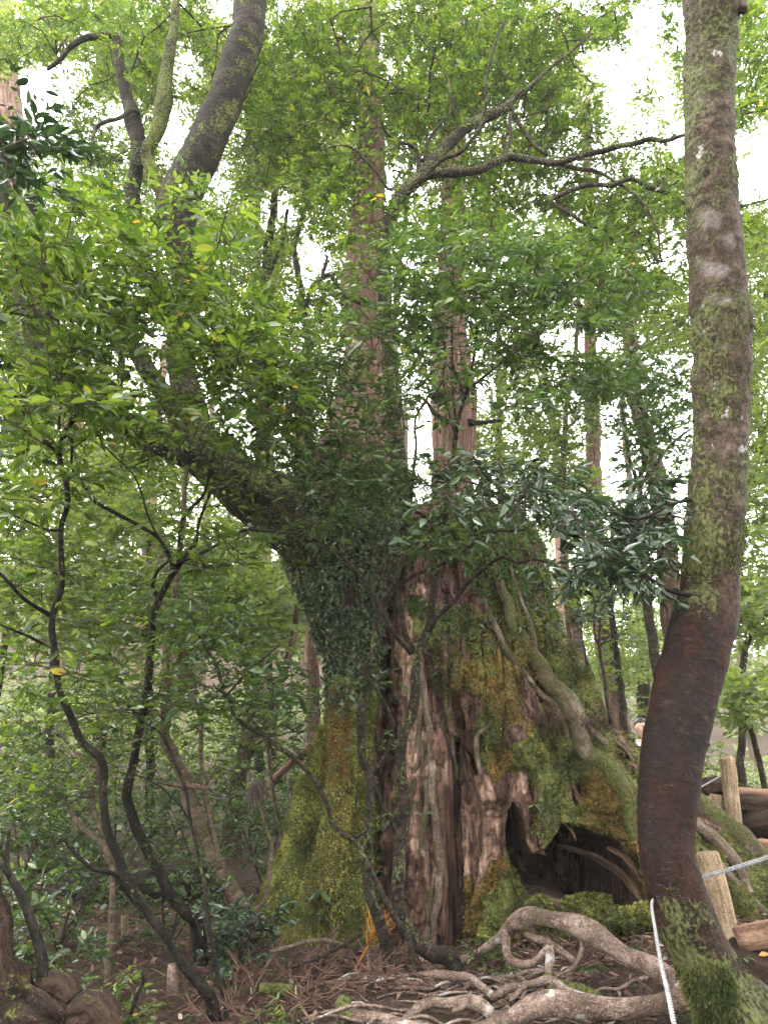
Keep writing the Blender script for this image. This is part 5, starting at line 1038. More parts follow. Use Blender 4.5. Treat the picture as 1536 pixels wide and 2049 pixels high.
# unseen wood behind and above the camera, added to block frontal sky light
mb = MB(); n = 34000
az = rng.uniform(math.radians(40), math.radians(320), n); Rr = rng.uniform(7.5, 15, n); hh = rng.random(n)*15-1
p = np.stack([np.sin(az)*Rr, np.cos(az)*Rr, hh], -1)
k = n//9; p[:k] = np.stack([rng.uniform(-13, 13, k), rng.uniform(-13, 1.0, k), rng.uniform(10.5, 15, k)], -1)
pu_, pv_, dd_ = proj(p); seen = (dd_ > 0) & (pu_ > -250) & (pu_ < 1790) & (pv_ > -200) & (pv_ < 2200)
p = p[~seen & (fbm(p*0.5, 2) > -0.22)]; n = len(p); Ls = rng.uniform(0.14, 0.30, n)
add_chips(mb, p, norm(rng.normal(0, 1, (n, 3))), norm(rng.normal(0, 1, (n, 3))+np.array([0, 0, 0.8])), Ls, Ls*0.5, rng.random(n))
mb.build('surrounding_shade_wood', M['leaf_mid'], None, smooth_=False, kind='stuff')['label'] = 'unseen leafy wood behind and over the viewer, added to block sky light'

# ------------------------------------------------------------------ shrubs and ground plants
def shrub(label, px, py, Y, h, spread, n, mat='mid', leafL=0.07, nstem=5, single=60, name='shrub', ratio=2.6, **kw):
    b0 = P(px, py, Y); b0[2] = float(gz(b0[0], b0[1])); T = thing(name, label, 'shrub', b0, 'undergrowth shrubs'); sk_ = []
    for k in range(nstem):
        az = 2*math.pi*k/nstem+random.random(); e = b0+np.array([math.cos(az)*spread*0.8, math.sin(az)*spread*0.6, h*random.uniform(0.7, 1.05)])
        mid = b0+(e-b0)*0.5+rng.normal(0, 0.05, 3); o = resample(np.array([[*b0, 0.008], [*mid, 0.006], [*e, 0.003]]), 0.06, 0.015, k); sk_.append(o)
    mb = MB()
    for k, o in enumerate(sk_): tube(mb, o, 5, 0.1, 10, k)
    mb.a['moss'] = [np.full(mb.n, 0.3)]; mb.build('stems', M['stem'], T)
    a = norm(rng.normal(0, 1, (n, 3)))*rng.random((n, 1))**0.45
    t = b0+np.array([0, 0, h*0.62])+a*np.array([spread, spread*0.8, h*0.48])
    foliage(T, np.concatenate(sk_), None, mat, leafL, targets=t, single=single, nsp=kw.get('nsp', 3), nl=6, spread=0.11, flat=0.6, r0=0.0014, ratio=ratio, step=0.08)
shr = [
 ('bright low shrub beside the twisted burl at the lower left', 185, 1925, 3.9, 0.35, 0.28, 40, 'bright', 0.055),
 ('leafy shrub rising behind the burl at the left edge', 60, 1860, 4.3, 0.75, 0.40, 60, 'mid', 0.07),
 ('grey green shrub at the foot of the mossy trunk, left side', 470, 1905, 5.0, 0.42, 0.32, 60, 'dark', 0.07),
 ('shrub around the foot of the elbowed sapling', 345, 1830, 5.6, 0.55, 0.36, 60, 'mid', 0.07),
 ('dense shrub under the pale crooked sapling', 130, 1790, 5.6, 0.9, 0.55, 100, 'mid', 0.07),
 ('tall shrub at the far left edge', 10, 1760, 5.4, 1.1, 0.6, 110, 'mid', 0.075),
 ('shrub behind the dark fallen logs, left', 60, 1720, 7.4, 1.3, 0.8, 130, 'mid', 0.075),
 ('shrub behind the logs between the two elbowed stems', 240, 1720, 7.6, 1.2, 0.8, 130, 'mid', 0.075),
 ('shrub behind the logs near the thick pale sapling', 400, 1730, 7.8, 1.1, 0.7, 120, 'mid', 0.075),
 ('shrub with drooping leaves close to the mossy buttress', 540, 1720, 7.4, 1.0, 0.5, 100, 'mid', 0.075),
 ('tall light green shrub above the log slope at left', 150, 1620, 9.2, 1.8, 1.1, 160, 'bright', 0.085),
 ('tall light green shrub above the log slope at centre left', 330, 1620, 9.4, 1.8, 1.1, 160, 'bright', 0.085),
 ('tall shrub in the gap beside the mossy trunk', 510, 1620, 9.4, 1.7, 0.9, 140, 'bright', 0.085),
 ('high shrub mass at the far left slope', 20, 1580, 9.6, 2.1, 1.2, 170, 'bright', 0.09),
 ('small green plant among the litter at the bottom left', 290, 2010, 3.8, 0.20, 0.20, 22, 'bright', 0.05),
 ('little bright plant in the bottom litter near the white stick', 545, 2035, 3.9, 0.14, 0.16, 16, 'bright', 0.04),
 ('glossy little shrub inside the crook of the foreground roots', 985, 1900, 4.75, 0.2, 0.16, 20, 'bright', 0.04),
 ('shrub on the misty slope right of the stump', 1240, 1500, 11.0, 1.3, 1.2, 150, 'far', 0.09),
 ('shrub behind the log wall at the right edge', 1500, 1560, 8.6, 1.0, 0.9, 130, 'mid', 0.07),
 ('pale shrub behind the standing person', 1330, 1520, 11.5, 1.6, 1.2, 140, 'far', 0.09),
]
for s_ in shr:
    far = s_[7] == 'far'; s_ = list(s_); s_[6] = int(s_[6]*0.62) if s_[3] < 8.5 else s_[6]
    shrub(s_[0], s_[1], s_[2], s_[3], s_[4], s_[5], s_[6], s_[7], s_[8], single=0 if s_[3] > 8 else 70)

# sprays of long leaves on the trunk, ferns, seedlings
def spray(label, px, py, Y, n, leafL, name='seedling', mat='dark', stem_h=0.06, droop=-0.5, ratio=3.6, elev=None, group='small plants growing on the old wood'):
    c = P(px, py, Y); T = thing(name, label, 'plant', c-np.array([0, 0, stem_h]), group)
    mb = MB(); tube(mb, np.array([[*(c-np.array([0, -0.03, stem_h])), 0.003], [*c, 0.002]]), 5); mb.a['moss'] = [np.full(mb.n, 0.3)]; mb.build('stem', M['twig'], T)
    me = leaf_mesh(M['single_'+mat]); base = Vector(T['_base'])
    for k in range(n):
        az = 2*math.pi*k/n+random.uniform(-0.3, 0.3); d = norm(np.array([math.cos(az), math.sin(az)*0.7-0.3, random.uniform(droop-0.25, droop+0.25)]))
        up_ = norm(np.array([0, -0.4, 1.0])+rng.normal(0, 0.2, 3)); s = norm(np.cross(up_, d)); nn = np.cross(d, s); l = leafL*random.uniform(0.7, 1.2); w_ = l/ratio
        o = bpy.data.objects.new('leaf', me); C.objects.link(o); o.parent = T; q = c-np.array(base)
        o.matrix_basis = Matrix(((d[0]*l, s[0]*w_, nn[0]*l, q[0]), (d[1]*l, s[1]*w_, nn[1]*l, q[1]), (d[2]*l, s[2]*w_, nn[2]*l, q[2]), (0, 0, 0, 1)))
for args in [
 ('drooping seedling on the mossy trunk, middle of its foot', 640, 1785, 0, 8, 0.10), ('small seedling on the mossy trunk above the left toe', 585, 1800, 0, 6, 0.07), ('seedling tucked in the moss beside the small dark slit', 643, 1830, 0, 6, 0.08),
 ('long leaved seedling under the forking grey green sapling', 765, 1700, 0, 9, 0.11), ('seedling with limp leaves near the groove, lower', 760, 1745, 0, 8, 0.10), ('seedling beside the hooked foot of the curving sapling', 830, 1870, 0, 7, 0.09),
 ('pale seedling rosette on the lip above the hollow', 1068, 1610, 0, 8, 0.07), ('seedling at the top of the red wood strip', 785, 1395, 0, 7, 0.09), ('seedling hanging at the ivy edge', 728, 1345, 0, 8, 0.09), ('seedling on the stump by the moss edge', 875, 1345, 0, 6, 0.08),
 ('seedling beside the groove, highest of the lower ones', 752, 1655, 0, 6, 0.08)]:
    Y = surfY(args[1], args[2])-0.05
    spray(args[0], args[1], args[2], Y, args[4], args[5], mat='bright' if 'pale' in args[0] else 'dark')
for lab, px, py, Y in [('green spray of big glossy leaves in the centre, in front of the dark gap', 850, 1080, 4.0), ('second glossy spray right of the dark gap', 905, 1060, 4.05), ('glossy spray just above the dark gap', 880, 1100, 4.0)]:
    spray(lab, px, py, Y, 9, 0.13, 'leafy_sprig', 'mid', 0.12, -0.15, 3.2, group='leafy sprigs before the dark gap')

def fern(label, px, py, Y, n, fl, group='ferns and fronds on the ground'):
    c = P(px, py, Y); T = thing('fern', label, 'fern', c, group)
    for k in range(n):
        az = math.pi*(k+0.5)/n+random.uniform(-0.2, 0.2); dirh = np.array([math.cos(az), -0.4*math.sin(az), 0.0]); m_ = 9; mb = MB()
        pts = [c+dirh*fl*t+np.array([0, 0, fl*(0.9*t-0.8*t*t)]) for t in np.linspace(0, 1, m_)]
        Pp, Dd, Nn, Ll = [], [], [], []
        for t in range(1, m_):
            ax = norm(pts[t]-pts[t-1]); sd_ = norm(np.cross(ax, [0, 0, 1.0]))
            for sg in (1, -1): Pp.append(pts[t]); Dd.append(norm(sd_*sg+ax*0.5)); Nn.append(norm(np.cross(sd_, ax))); Ll.append(fl*0.36*math.sin(math.pi*(0.15+0.8*t/m_)))
        Ll = np.array(Ll); add_leaves(mb, np.array(Pp), np.array(Dd), np.array(Nn), Ll, Ll*0.34, np.full(len(Ll), 0.1), rng.random(len(Ll)))
        mb.build('frond', M['leaf_mid'], T, smooth_=False)
for a_ in [('small fern between the foreground roots, centre right', 1180, 1945, 4.3, 6, 0.10), ('tiny fern beside the thick root near the rope', 1255, 1905, 4.4, 4, 0.10), ('little fern in the crook of the roots', 1000, 1950, 4.45, 5, 0.08), ('fern sprouting behind the hooked sapling foot', 965, 1890, 4.95, 4, 0.10), ('small fern at the right edge by the mossy foot', 1480, 1925, 3.4, 4, 0.06)]:
    fern(*a_)

# orange dead frond
T = thing('dead_frond', 'bright orange withered cedar frond lying upright before the groove', 'frond', P(735, 1890, 5.0))
mb = MB(); st = P(735, 1895, 5.0)
for k in range(75):
    t = random.random(); b0 = st+(P(775, 1830, 5.0)-st)*t*0.8; e = P(random.uniform(715, 812), random.uniform(1800, 1868), 5.0+random.uniform(-0.16, 0.12)); e = b0+(e-b0)*random.uniform(0.6, 1.0)
    o = resample(np.array([[*b0, 0.0022], [*((b0+e)/2+rng.normal(0, 0.016, 3)), 0.002], [*e, 0.001]]), 0.03); tube(mb, o, 4, tint=random.random())
mb.build('needles', M['orange'], T, kind='stuff')
mb = MB(); tube(mb, resample(np.array([[*P(700, 1960, 4.8), 0.006], [*st, 0.008], [*P(775, 1830, 5.0), 0.004]]), 0.04), 6, tint=0.2); mb.build('stalk', M['orange'], T)

# ------------------------------------------------------------------ litter
def inside_stump(p):
    a_, b_, _ = proj(p); return (p[:, 1] > 5.6) & (a_ > 540) & (a_ < 1500)
mb = MB(); n = 16000
x = rng.uniform(-4.2, 3.6, n); y = rng.uniform(3.0, 9.5, n)
z = gz(x, y)+rng.uniform(0.005, 0.05, n); p = np.stack([x, y, z], -1)
ok = ~inside_stump(p) & (fbm(p*1.3, 2) > -0.2); p = p[ok]; n = len(p)
az = rng.random(n)*2*math.pi; d = norm(np.stack([np.cos(az), np.sin(az), rng.normal(0, 0.25, n)], -1)); Ln = rng.uniform(0.04, 0.14, n)
q = p+d*Ln[:, None]; rr = rng.uniform(0.0016, 0.0045, n)
frusta(mb, p, q, rr, rr*0.5, 3, tint=np.repeat(rng.random(n)**1.2*0.92, 6))
n2 = 5000; x = rng.uniform(-3.5, 3.2, n2); y = rng.uniform(3.4, 8, n2); p = np.stack([x, y, gz(x, y)+0.02+rng.uniform(0, 0.03, n2)], -1); ok = ~inside_stump(p); p = p[ok]; n2 = len(p)
Ls = rng.uniform(0.03, 0.07, n2); add_leaves(mb, p, norm(rng.normal(0, 1, (n2, 3))*np.array([1, 1, 0.2])), norm(np.array([0, 0, 1.0])+rng.normal(0, 0.35, (n2, 3))), Ls, Ls*0.4, rng.uniform(-0.2, 0.3, n2), rng.random(n2))
mb.build('leaf_litter', M['litter'], None, smooth_=False, kind='stuff')['label'] = 'red brown cedar needles and dead leaves carpeting the soil'
# feathery dead cedar sprays in the litter
mb = MB()
for k in range(130):
    px_, py_ = random.choice([(random.uniform(560, 900), random.uniform(1900, 2040)), (random.uniform(430, 620), random.uniform(1930, 2045)), (random.uniform(1050, 1300), random.uniform(1890, 1990))])
    yy = 5.6-(py_-1890)/150*1.5; c = P(px_, py_, yy); c[2] = float(gz(c[0], c[1]))+0.04; az = random.uniform(0, 6.28); ax = np.array([math.cos(az), math.sin(az), random.uniform(-0.1, 0.7)]); Lk = random.uniform(0.12, 0.26); m_ = 14
    t = rng.random(m_); a_ = c+ax*Lk*t[:, None]; e = a_+norm(ax+rng.normal(0, 0.5, (m_, 3)))*rng.uniform(0.05, 0.11, (m_, 1)); rr = np.full(m_, 0.0035); frusta(mb, a_, e, rr, rr*0.5, 4, tint=np.repeat(rng.uniform(0.2, 0.8, m_), 8))
mb.build('dead_cedar_sprays', M['litter'], None, smooth_=False, kind='stuff')['label'] = 'heaps of feathery dead red cedar sprays before the trunk'
# ground cover: sprouts and moss over the soil
mb = MB(); n = 26000; x = rng.uniform(-9, 8, n); y = 3.2+rng.random(n)**0.8*14; p = np.stack([x, y, gz(x, y)+rng.uniform(0.0, 0.14, n)], -1)
dens = smooth(-0.15, 0.25, fbm(p*np.array([1.1, 1.1, 0]), 3))*np.where(p[:, 0] < -0.7, 0.9, np.where(p[:, 1] > 7.5, 0.9, 0.35)); ok = (rng.random(n) < dens) & ~inside_stump(p); p = p[ok]; n = len(p)
Ls = rng.uniform(0.025, 0.065, n); add_leaves(mb, p, norm(rng.normal(0, 1, (n, 3))*np.array([1, 1, 0.5])), norm(np.array([0, 0, 1.0])+rng.normal(0, 0.5, (n, 3))), Ls, Ls*0.42, rng.uniform(0, 0.3, n), rng.random(n)*0.95)
mb.build('ground_cover', M['leaf_mid'], None, smooth_=False, kind='stuff')['label'] = 'low green seedlings and leaves dotted over the forest floor'

mb = MB(); n = 120000; x = rng.uniform(-22, 16, n); y = 7.6+rng.random(n)*20; pc = np.stack([x*0.55, y*0.55, 0*x], -1)
h_ = np.maximum(0.3, 0.55+1.3*fbm(pc, 3))*np.where(x < 0, 1.35, 0.8); p = np.stack([x, y, gz(x, y)+h_*rng.random(n)**0.6], -1); a_, b_, _ = proj(p)
ok = (fbm(pc*2+3, 2) > -0.42) & ~((p[:, 1] < 9.2) & (a_ > 520)) & ~((p[:, 1] < 8.6) & (rng.random(n) < 0.5)); p = p[ok]; n = len(p); Ls = rng.uniform(0.06, 0.13, n)
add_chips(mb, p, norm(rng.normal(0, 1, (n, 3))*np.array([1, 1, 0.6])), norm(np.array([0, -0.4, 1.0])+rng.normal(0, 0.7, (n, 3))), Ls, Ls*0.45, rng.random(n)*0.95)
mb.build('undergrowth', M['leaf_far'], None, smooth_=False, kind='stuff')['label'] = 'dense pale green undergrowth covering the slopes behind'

# ------------------------------------------------------------------ sticks, logs, burl, boulders
def stick(name, label, cat, pts, mat, sides=8, rough=0.2, group=None, moss=0.3, caps=True, step=0.03, rfreq=12):
    o = resample(px_line(pts), step, 0.006, len(pts)); mb = MB(); tube(mb, o, sides, rough, rfreq, int(pts[0][0])); mb.a['moss'] = [np.full(mb.n, moss)]
    return tag(mb.build(name, mat), label, cat, group)
stick('fallen_branch', 'brown bent branch lying on the litter before the mossy foot', 'branch', L((4.7, 5.0), (540, 1905, 7), (590, 1892, 9), (640, 1883, 10), (680, 1890, 10), (712, 1896, 8)), M['stem_pale'], group='sticks on the litter')
stick('fallen_branch', 'forked grey stick rising to the right below the mossy foot', 'branch', L((4.5, 5.0), (585, 1935, 7), (640, 1915, 8), (690, 1890, 8), (722, 1870, 7)), M['stem'], group='sticks on the litter')
stick('fallen_branch', 'thin twig curving down at the left of the mossy foot', 'branch', L((4.9, 4.5), (590, 1890, 4), (556, 1900, 5), (535, 1930, 5), (515, 1970, 4), (505, 1990, 3)), M['stem_pale'], group='sticks on the litter')
stick('fallen_branch', 'white curved stick at the bottom edge left of centre', 'branch', L((4.2, 4.0), (592, 1972, 3), (592, 1995, 5), (604, 2020, 6), (618, 2040, 6), (630, 2056, 6)), M['post'], group='sticks on the litter')
stick('fallen_branch', 'short dark upright stick beside the burl', 'branch', L((3.6, 3.6), (262, 2030, 8), (276, 1990, 9), (287, 1970, 8), (285, 1940, 4)), M['stem_dark'], group='sticks on the litter')
stick('fallen_branch', 'thin pale twigs laid across the roots', 'branch', L((4.1, 4.0), (1258, 1940, 5), (1280, 1965, 7), (1310, 1990, 6)), M['stem_pale'], group='sticks on the litter')
stick('mossy_log', 'short mossy log half buried in the litter, bottom left of centre', 'log', L((4.3, 4.3), (520, 1978, 22), (550, 1980, 25), (590, 1984, 22)), M['climb'], 14, 0.15, moss=0.95)
stick('fallen_pole', 'reddish bare pole leaning against the far side of the mossy trunk', 'pole', L((7.0, 6.9), (540, 1568, 14), (575, 1535, 16), (612, 1502, 17), (640, 1478, 16)), M['cedar'], 12, 0.08)
stick('fallen_branch', 'pale thin branch lying across the undergrowth at left', 'branch', L((5.2, 5.4), (-10, 1765, 7), (40, 1772, 8), (80, 1778, 8), (120, 1786, 7)), M['stem_pale'])
# dark retaining logs at left
for lab, pts, mt in [('long dark fallen log lying behind the saplings, upper one', L((7.3, 7.3), (90, 1800, 60), (200, 1790, 66), (320, 1776, 64), (450, 1764, 56)), 'stem_dark'),
                 ('dark log below the long one, partly buried', L((6.6, 6.6), (150, 1850, 40), (230, 1848, 46), (330, 1850, 40)), 'log')]:
    stick('fallen_log', lab, 'log', pts, M[mt], 20, 0.14, 'dark fallen logs', 0.25, rfreq=4)
stick('wooden_stake', 'short brown stake upright before the dark logs', 'stake', L(6.0, (254, 1905, 14), (252, 1880, 15), (250, 1832, 14)), M['post'], 12, 0.06)
stick('wooden_stake', 'grey lichen covered stub standing left of the litter', 'stake', L(4.6, (345, 1992, 22), (345, 1960, 22), (344, 1928, 16)), M['root'], 14, 0.12)
# burl at the lower left
BU = thing('twisted_stump', 'dark twisted reddish stump with burls at the lower left corner of the picture', 'stump', P(110, 2100, 2.6))
for nm, pts in [('trunk', [(-30, 1740, 2.7, 22), (-12, 1800, 2.7, 36), (2, 1860, 2.7, 42), (16, 1930, 2.7, 46), (50, 1985, 2.7, 60), (100, 2020, 2.7, 68), (150, 2065, 2.7, 64), (200, 2120, 2.7, 70)]),
                ('burl', [(80, 1985, 2.72, 44), (112, 1982, 2.72, 66), (146, 2004, 2.72, 50)]), ('burl', [(140, 2040, 2.7, 56), (178, 2034, 2.7, 74), (212, 2075, 2.7, 70)]),
                ('branch', [(85, 1960, 2.7, 24), (80, 1910, 2.7, 22), (62, 1850, 2.7, 20), (45, 1800, 2.7, 18), (15, 1745, 2.7, 13), (12, 1700, 2.7, 8), (20, 1660, 2.7, 5)]),
                ('branch', [(20, 1755, 2.7, 10), (0, 1735, 2.7, 9), (-30, 1720, 2.7, 8)])]:
    stem(BU, nm, pts, M['stem_dark' if nm == 'branch' else 'log'], step=0.015, sides=36 if nm != 'branch' else 12, rough=0.6 if nm != 'branch' else 0.15, rfreq=24, wob=0.01, moss=0.45, flute=0.08 if nm == 'trunk' else 0, nflute=5)

# rocks / dead tuft
T = thing('dead_twig_tuft', 'hanging tuft of dead grey twigs in the shrubs left of the mossy trunk', 'twigs', P(515, 1590, 6.2)); mb = MB()
c0 = P(515, 1572, 6.2); m_ = 120; a_ = c0+rng.normal(0, 0.035, (m_, 3)); e = a_+norm(np.array([0, 0, -1.0])+rng.normal(0, 0.45, (m_, 3)))*rng.uniform(0.08, 0.2, (m_, 1)); frusta(mb, a_, e, np.full(m_, 0.003), np.full(m_, 0.0015), 3, tint=np.repeat(rng.random(m_), 6)); mb.build('twigs', M['deadtuft'], T, kind='stuff')
T = thing('dead_twig_tuft', 'red brown tuft of dead needles caught under the snaking root', 'twigs', P(1095, 1440, surfY(1095, 1440))); mb = MB()
c0 = P(1095, 1430, surfY(1095, 1430)-0.06); m_ = 160; a_ = c0+rng.normal(0, 0.05, (m_, 3)); e = a_+norm(np.array([0, 0, -1.0])+rng.normal(0, 0.6, (m_, 3)))*rng.uniform(0.05, 0.16, (m_, 1)); frusta(mb, a_, e, np.full(m_, 0.003), np.full(m_, 0.0015), 3, tint=np.repeat(rng.random(m_)*0.5, 6)); mb.build('twigs', M['litter'], T, kind='stuff')
T = thing('dead_twig_tuft', 'dark dead tuft perched on the shoulder of the right flank', 'twigs', P(1200, 1450, surfY(1200, 1455))); mb = MB()
c0 = P(1195, 1447, surfY(1200, 1460)-0.05); m_ = 200; a_ = c0+rng.normal(0, 1, (m_, 3))*np.array([0.11, 0.05, 0.03]); e = a_+norm(np.array([0, 0, 0.1])+rng.normal(0, 0.8, (m_, 3)))*rng.uniform(0.04, 0.12, (m_, 1)); frusta(mb, a_, e, np.full(m_, 0.003), np.full(m_, 0.0015), 3, tint=np.repeat(rng.random(m_)*0.5, 6)); mb.build('twigs', M['litter'], T, kind='stuff')

# ------------------------------------------------------------------ rope, posts, log wall at right
m, nt, out = newmat('white_rope'); v = coords(nt, 'flow', (1, 1, 1))
b = N(nt, 'BsdfPrincipled', Roughness=0.7); nz = noise(nt, v, 80, 3); nt.links.new(ramp(nt, nz, [(0.35, (0.09, 0.09, 0.09)), (0.65, (0.22, 0.22, 0.225))]), b.inputs['Base Color']); nt.links.new(b.outputs[0], out.inputs['Surface']); M['rope'] = m
def rope(label, pts4, group='white guide ropes'):
    o = resample(pts4, 0.006); c = o[:, :3]; t = norm(np.gradient(c, axis=0)); up_ = np.array([0, 0, 1.0]) if abs(t[0, 2]) < 0.8 else np.array([1.0, 0, 0])
    u_ = norm(np.cross(t, up_)); w_ = np.cross(t, u_); s = np.concatenate([[0], np.cumsum(np.linalg.norm(np.diff(c, axis=0), axis=1))]); r_ = o[:, 3]*0.72
    T = thing('rope', label, 'rope', c[0], group)
    for k in range(3):
        ph = 2*math.pi*k/3+s*2*math.pi/0.05; cc = c+(u_*np.cos(ph)[:, None]+w_*np.sin(ph)[:, None])*(r_*0.62)[:, None]
        mb = MB(); tube(mb, np.column_stack([cc, r_*0.50]), 7); mb.build('strand', M['rope'], T)
def rp(*pts): return px_line(pts)
rope('white twisted rope dropping from the smooth tree to the bottom edge', rp((1305, 1800, 3.30, 7), (1303, 1815, 3.22, 8), (1310, 1860, 3.0, 9), (1322, 1930, 2.75, 11), (1336, 1990, 2.55, 13), (1350, 2060, 2.35, 14), (1362, 2110, 2.2, 15)))
rope('white twisted rope tied round the smooth tree and running out to the right', rp((1398, 1757, 3.45, 9), (1404, 1755, 3.42, 10), (1450, 1742, 3.4, 11), (1500, 1727, 3.35, 12), (1545, 1712, 3.3, 12), (1620, 1685, 3.2, 13)))
rope('thin far rope tied to the taller post', rp((1380, 1588, 6.6, 4), (1410, 1570, 6.7, 4), (1444, 1551, 6.8, 4)))
def post(label, pts, sides=20):
    b0 = pts[0]; T = thing('wooden_post', label, 'post', P(*b0[:3]), 'wooden rope posts')
    stem(T, 'shaft', pts, M['post'], step=0.03, sides=sides, wob=0.0, rough=0.05, rfreq=6, moss=0.2); return T
post('pale wooden post leaning just behind the smooth tree, light worn top', L((4.3, 4.3), (1464, 1910, 46), (1452, 1860, 46), (1430, 1770, 45), (1414, 1709, 44), (1413, 1705, 38)))
post('weathered brown post standing tall behind the sloping roots', L((6.8, 6.8), (1472, 1690, 32), (1468, 1650, 31), (1460, 1580, 30), (1453, 1518, 29), (1452, 1515, 24)))
for lab, a_ in (('low grey stake, left of the pair beside the smooth tree', (1407, 1650, 1592, 30)), ('low dark stake, right of the pair beside the tall post', (1432, 1660, 1590, 28))):
    post(lab, L((6.9, 6.9), (a_[0]+4, a_[1], a_[3]), (a_[0]+2, (a_[1]+a_[2])//2, a_[3]), (a_[0], a_[2]+3, a_[3]-1), (a_[0], a_[2], a_[3]-5)))
for lab, pts, mt, fl in [
 ('rounded dark log end behind the tall post, top of the pile', [(1395, 1585, 7.2, 40), (1430, 1575, 7.2, 46), (1450, 1585, 7.2, 40)], 'log', 1),
 ('long brown rail log running right from the tall post', [(1440, 1580, 7.3, 20), (1490, 1585, 7.2, 20), (1560, 1592, 7.1, 22), (1640, 1600, 7.0, 22)], 'plank', 1),
 ('dark log under the rail at the right edge, upper', [(1470, 1615, 7.1, 44), (1520, 1615, 6.9, 48), (1600, 1622, 6.8, 48)], 'log', 1),
 ('dark log in the pile at the right edge, middle', [(1490, 1660, 6.9, 46), (1530, 1648, 6.7, 50), (1600, 1640, 6.6, 50)], 'log', 1),
 ('dark log in the pile, lowest and nearest the roots', [(1470, 1650, 7.0, 50), (1500, 1665, 6.9, 50), (1560, 1680, 6.8, 46)], 'log', 1)]:
    o = resample(px_line(pts), 0.04, 0.0, 2); mb = MB(); tube(mb, o, 22, 0.22, 12, int(pts[0][0])); mb.a['moss'] = [np.full(mb.n, 0.15)]; tag(mb.build('stacked_log', M[mt]), lab, 'log', 'logs stacked at the right edge')
# near steps: squared beam and thick dark log
def beam(label, a4, b4, h, th, mat, name='step_beam'):
    a_, b_ = P(*a4), P(*b4); ax = norm(b_-a_); s = norm(np.cross(ax, [0, 0, 1.0])); up_ = np.cross(s, ax); rows = 12; V = []
    prof = [(-.5, -.5), (-.46, .42), (-.40, .5), (.40, .5), (.46, .42), (.5, -.5)]
    for k in range(rows):
        c = a_+(b_-a_)*k/(rows-1); V += [c+s*x_*th+up_*z_*h+rng.normal(0, 0.0015, 3) for x_, z_ in prof]
    V = np.array(V); f = grid_faces(rows, 6); caps = [np.array([[5, 4, 3, 2, 1, 0]]), np.array([[k+(rows-1)*6 for k in range(6)]])]
    fl = np.column_stack([(V-a_)@s, (V-a_)@up_, (V-a_)@ax]); mb = MB(); mb.add(V, [f]+caps, flow=fl, moss=0.1); return tag(mb.build(name, mat, smooth_=False), label, 'beam', 'timbers of the boardwalk at right')
beam('light brown squared beam end poking in from the right edge', (1482, 1878, 3.9), (1620, 1850, 3.7), 0.10, 0.14, M['plank'])
beam('long brown plank below the log pile at the right edge', (1515, 1690, 6.3), (1640, 1720, 6.0), 0.09, 0.2, M['plank'])
stick('step_log', 'thick dark red brown log lying under the beam at the right edge', 'log', [(1455, 1905, 3.95, 60), (1490, 1925, 3.9, 84), (1540, 1950, 3.85, 90), (1640, 1985, 3.8, 90)], M['log'], 28, 0.08, rfreq=4, moss=0.2)
l_ = P(1517, 1912, 3.72); mb = MB(); add_leaves(mb, l_[None], norm(np.array([[1.0, -0.2, 0.2]])), norm(np.array([[0, -0.8, 1.0]])), np.array([0.05]), np.array([0.026]), np.array([0.1]), np.array([1.0])); tag(mb.build('fallen_leaf', M['leaf_bright']), 'single yellow leaf on the dark log at the right edge', 'leaf')

# ------------------------------------------------------------------ the person looking round the trunk
def simple(name, col, rough=0.6):
    m, nt, out = newmat(name); b = N(nt, 'BsdfPrincipled', Roughness=rough)
    nz = noise(nt, coords(nt, 'obj'), 40, 3); nt.links.new(ramp(nt, nz, [(0.3, tuple(c*0.88 for c in col)), (0.7, col)]), b.inputs['Base Color']); nt.links.new(b.outputs[0], out.inputs['Surface']); return m
skin, shirt, trous, hairm, eyew, dark_, lipm = simple('skin', (0.55, 0.33, 0.25), 0.5), simple('white_shirt', (0.78, 0.78, 0.82)), simple('dark_trousers', (0.04, 0.045, 0.06)), simple('black_hair', (0.012, 0.010, 0.010), 0.4), simple('eye_white', (0.7, 0.68, 0.66), 0.3), simple('iris', (0.02, 0.014, 0.01), 0.3), simple('lips', (0.42, 0.17, 0.15), 0.5)
YP = 9.6; hc = P(1281, 1458, YP); ph = hc[2]+0.12; gzp = float(gz(hc[0]+0.05, YP))
PX, PY = hc[0]+0.01, YP
PE = thing('person', 'person with short black hair in a white shirt peering round the smooth trunk', 'person', (PX, PY, hc[2]-1.62))
Hh = 1.0
def skinfig(name, verts, edges, radii, mat, root=0, sub=2):
    me = bpy.data.meshes.new(name); me.from_pydata([tuple(v_) for v_ in verts], edges, []); o = bpy.data.objects.new(name, me); C.objects.link(o); o.parent = PE
    md = o.modifiers.new('skin', 'SKIN'); md.use_smooth_shade = True
    for k, r_ in enumerate(radii): me.skin_vertices[0].data[k].radius = (r_, r_) if not isinstance(r_, tuple) else r_
    me.skin_vertices[0].data[root].use_root = True
    sb = o.modifiers.new('sub', 'SUBSURF'); sb.levels = sub; sb.render_levels = sub
    me.materials.append(mat); return o
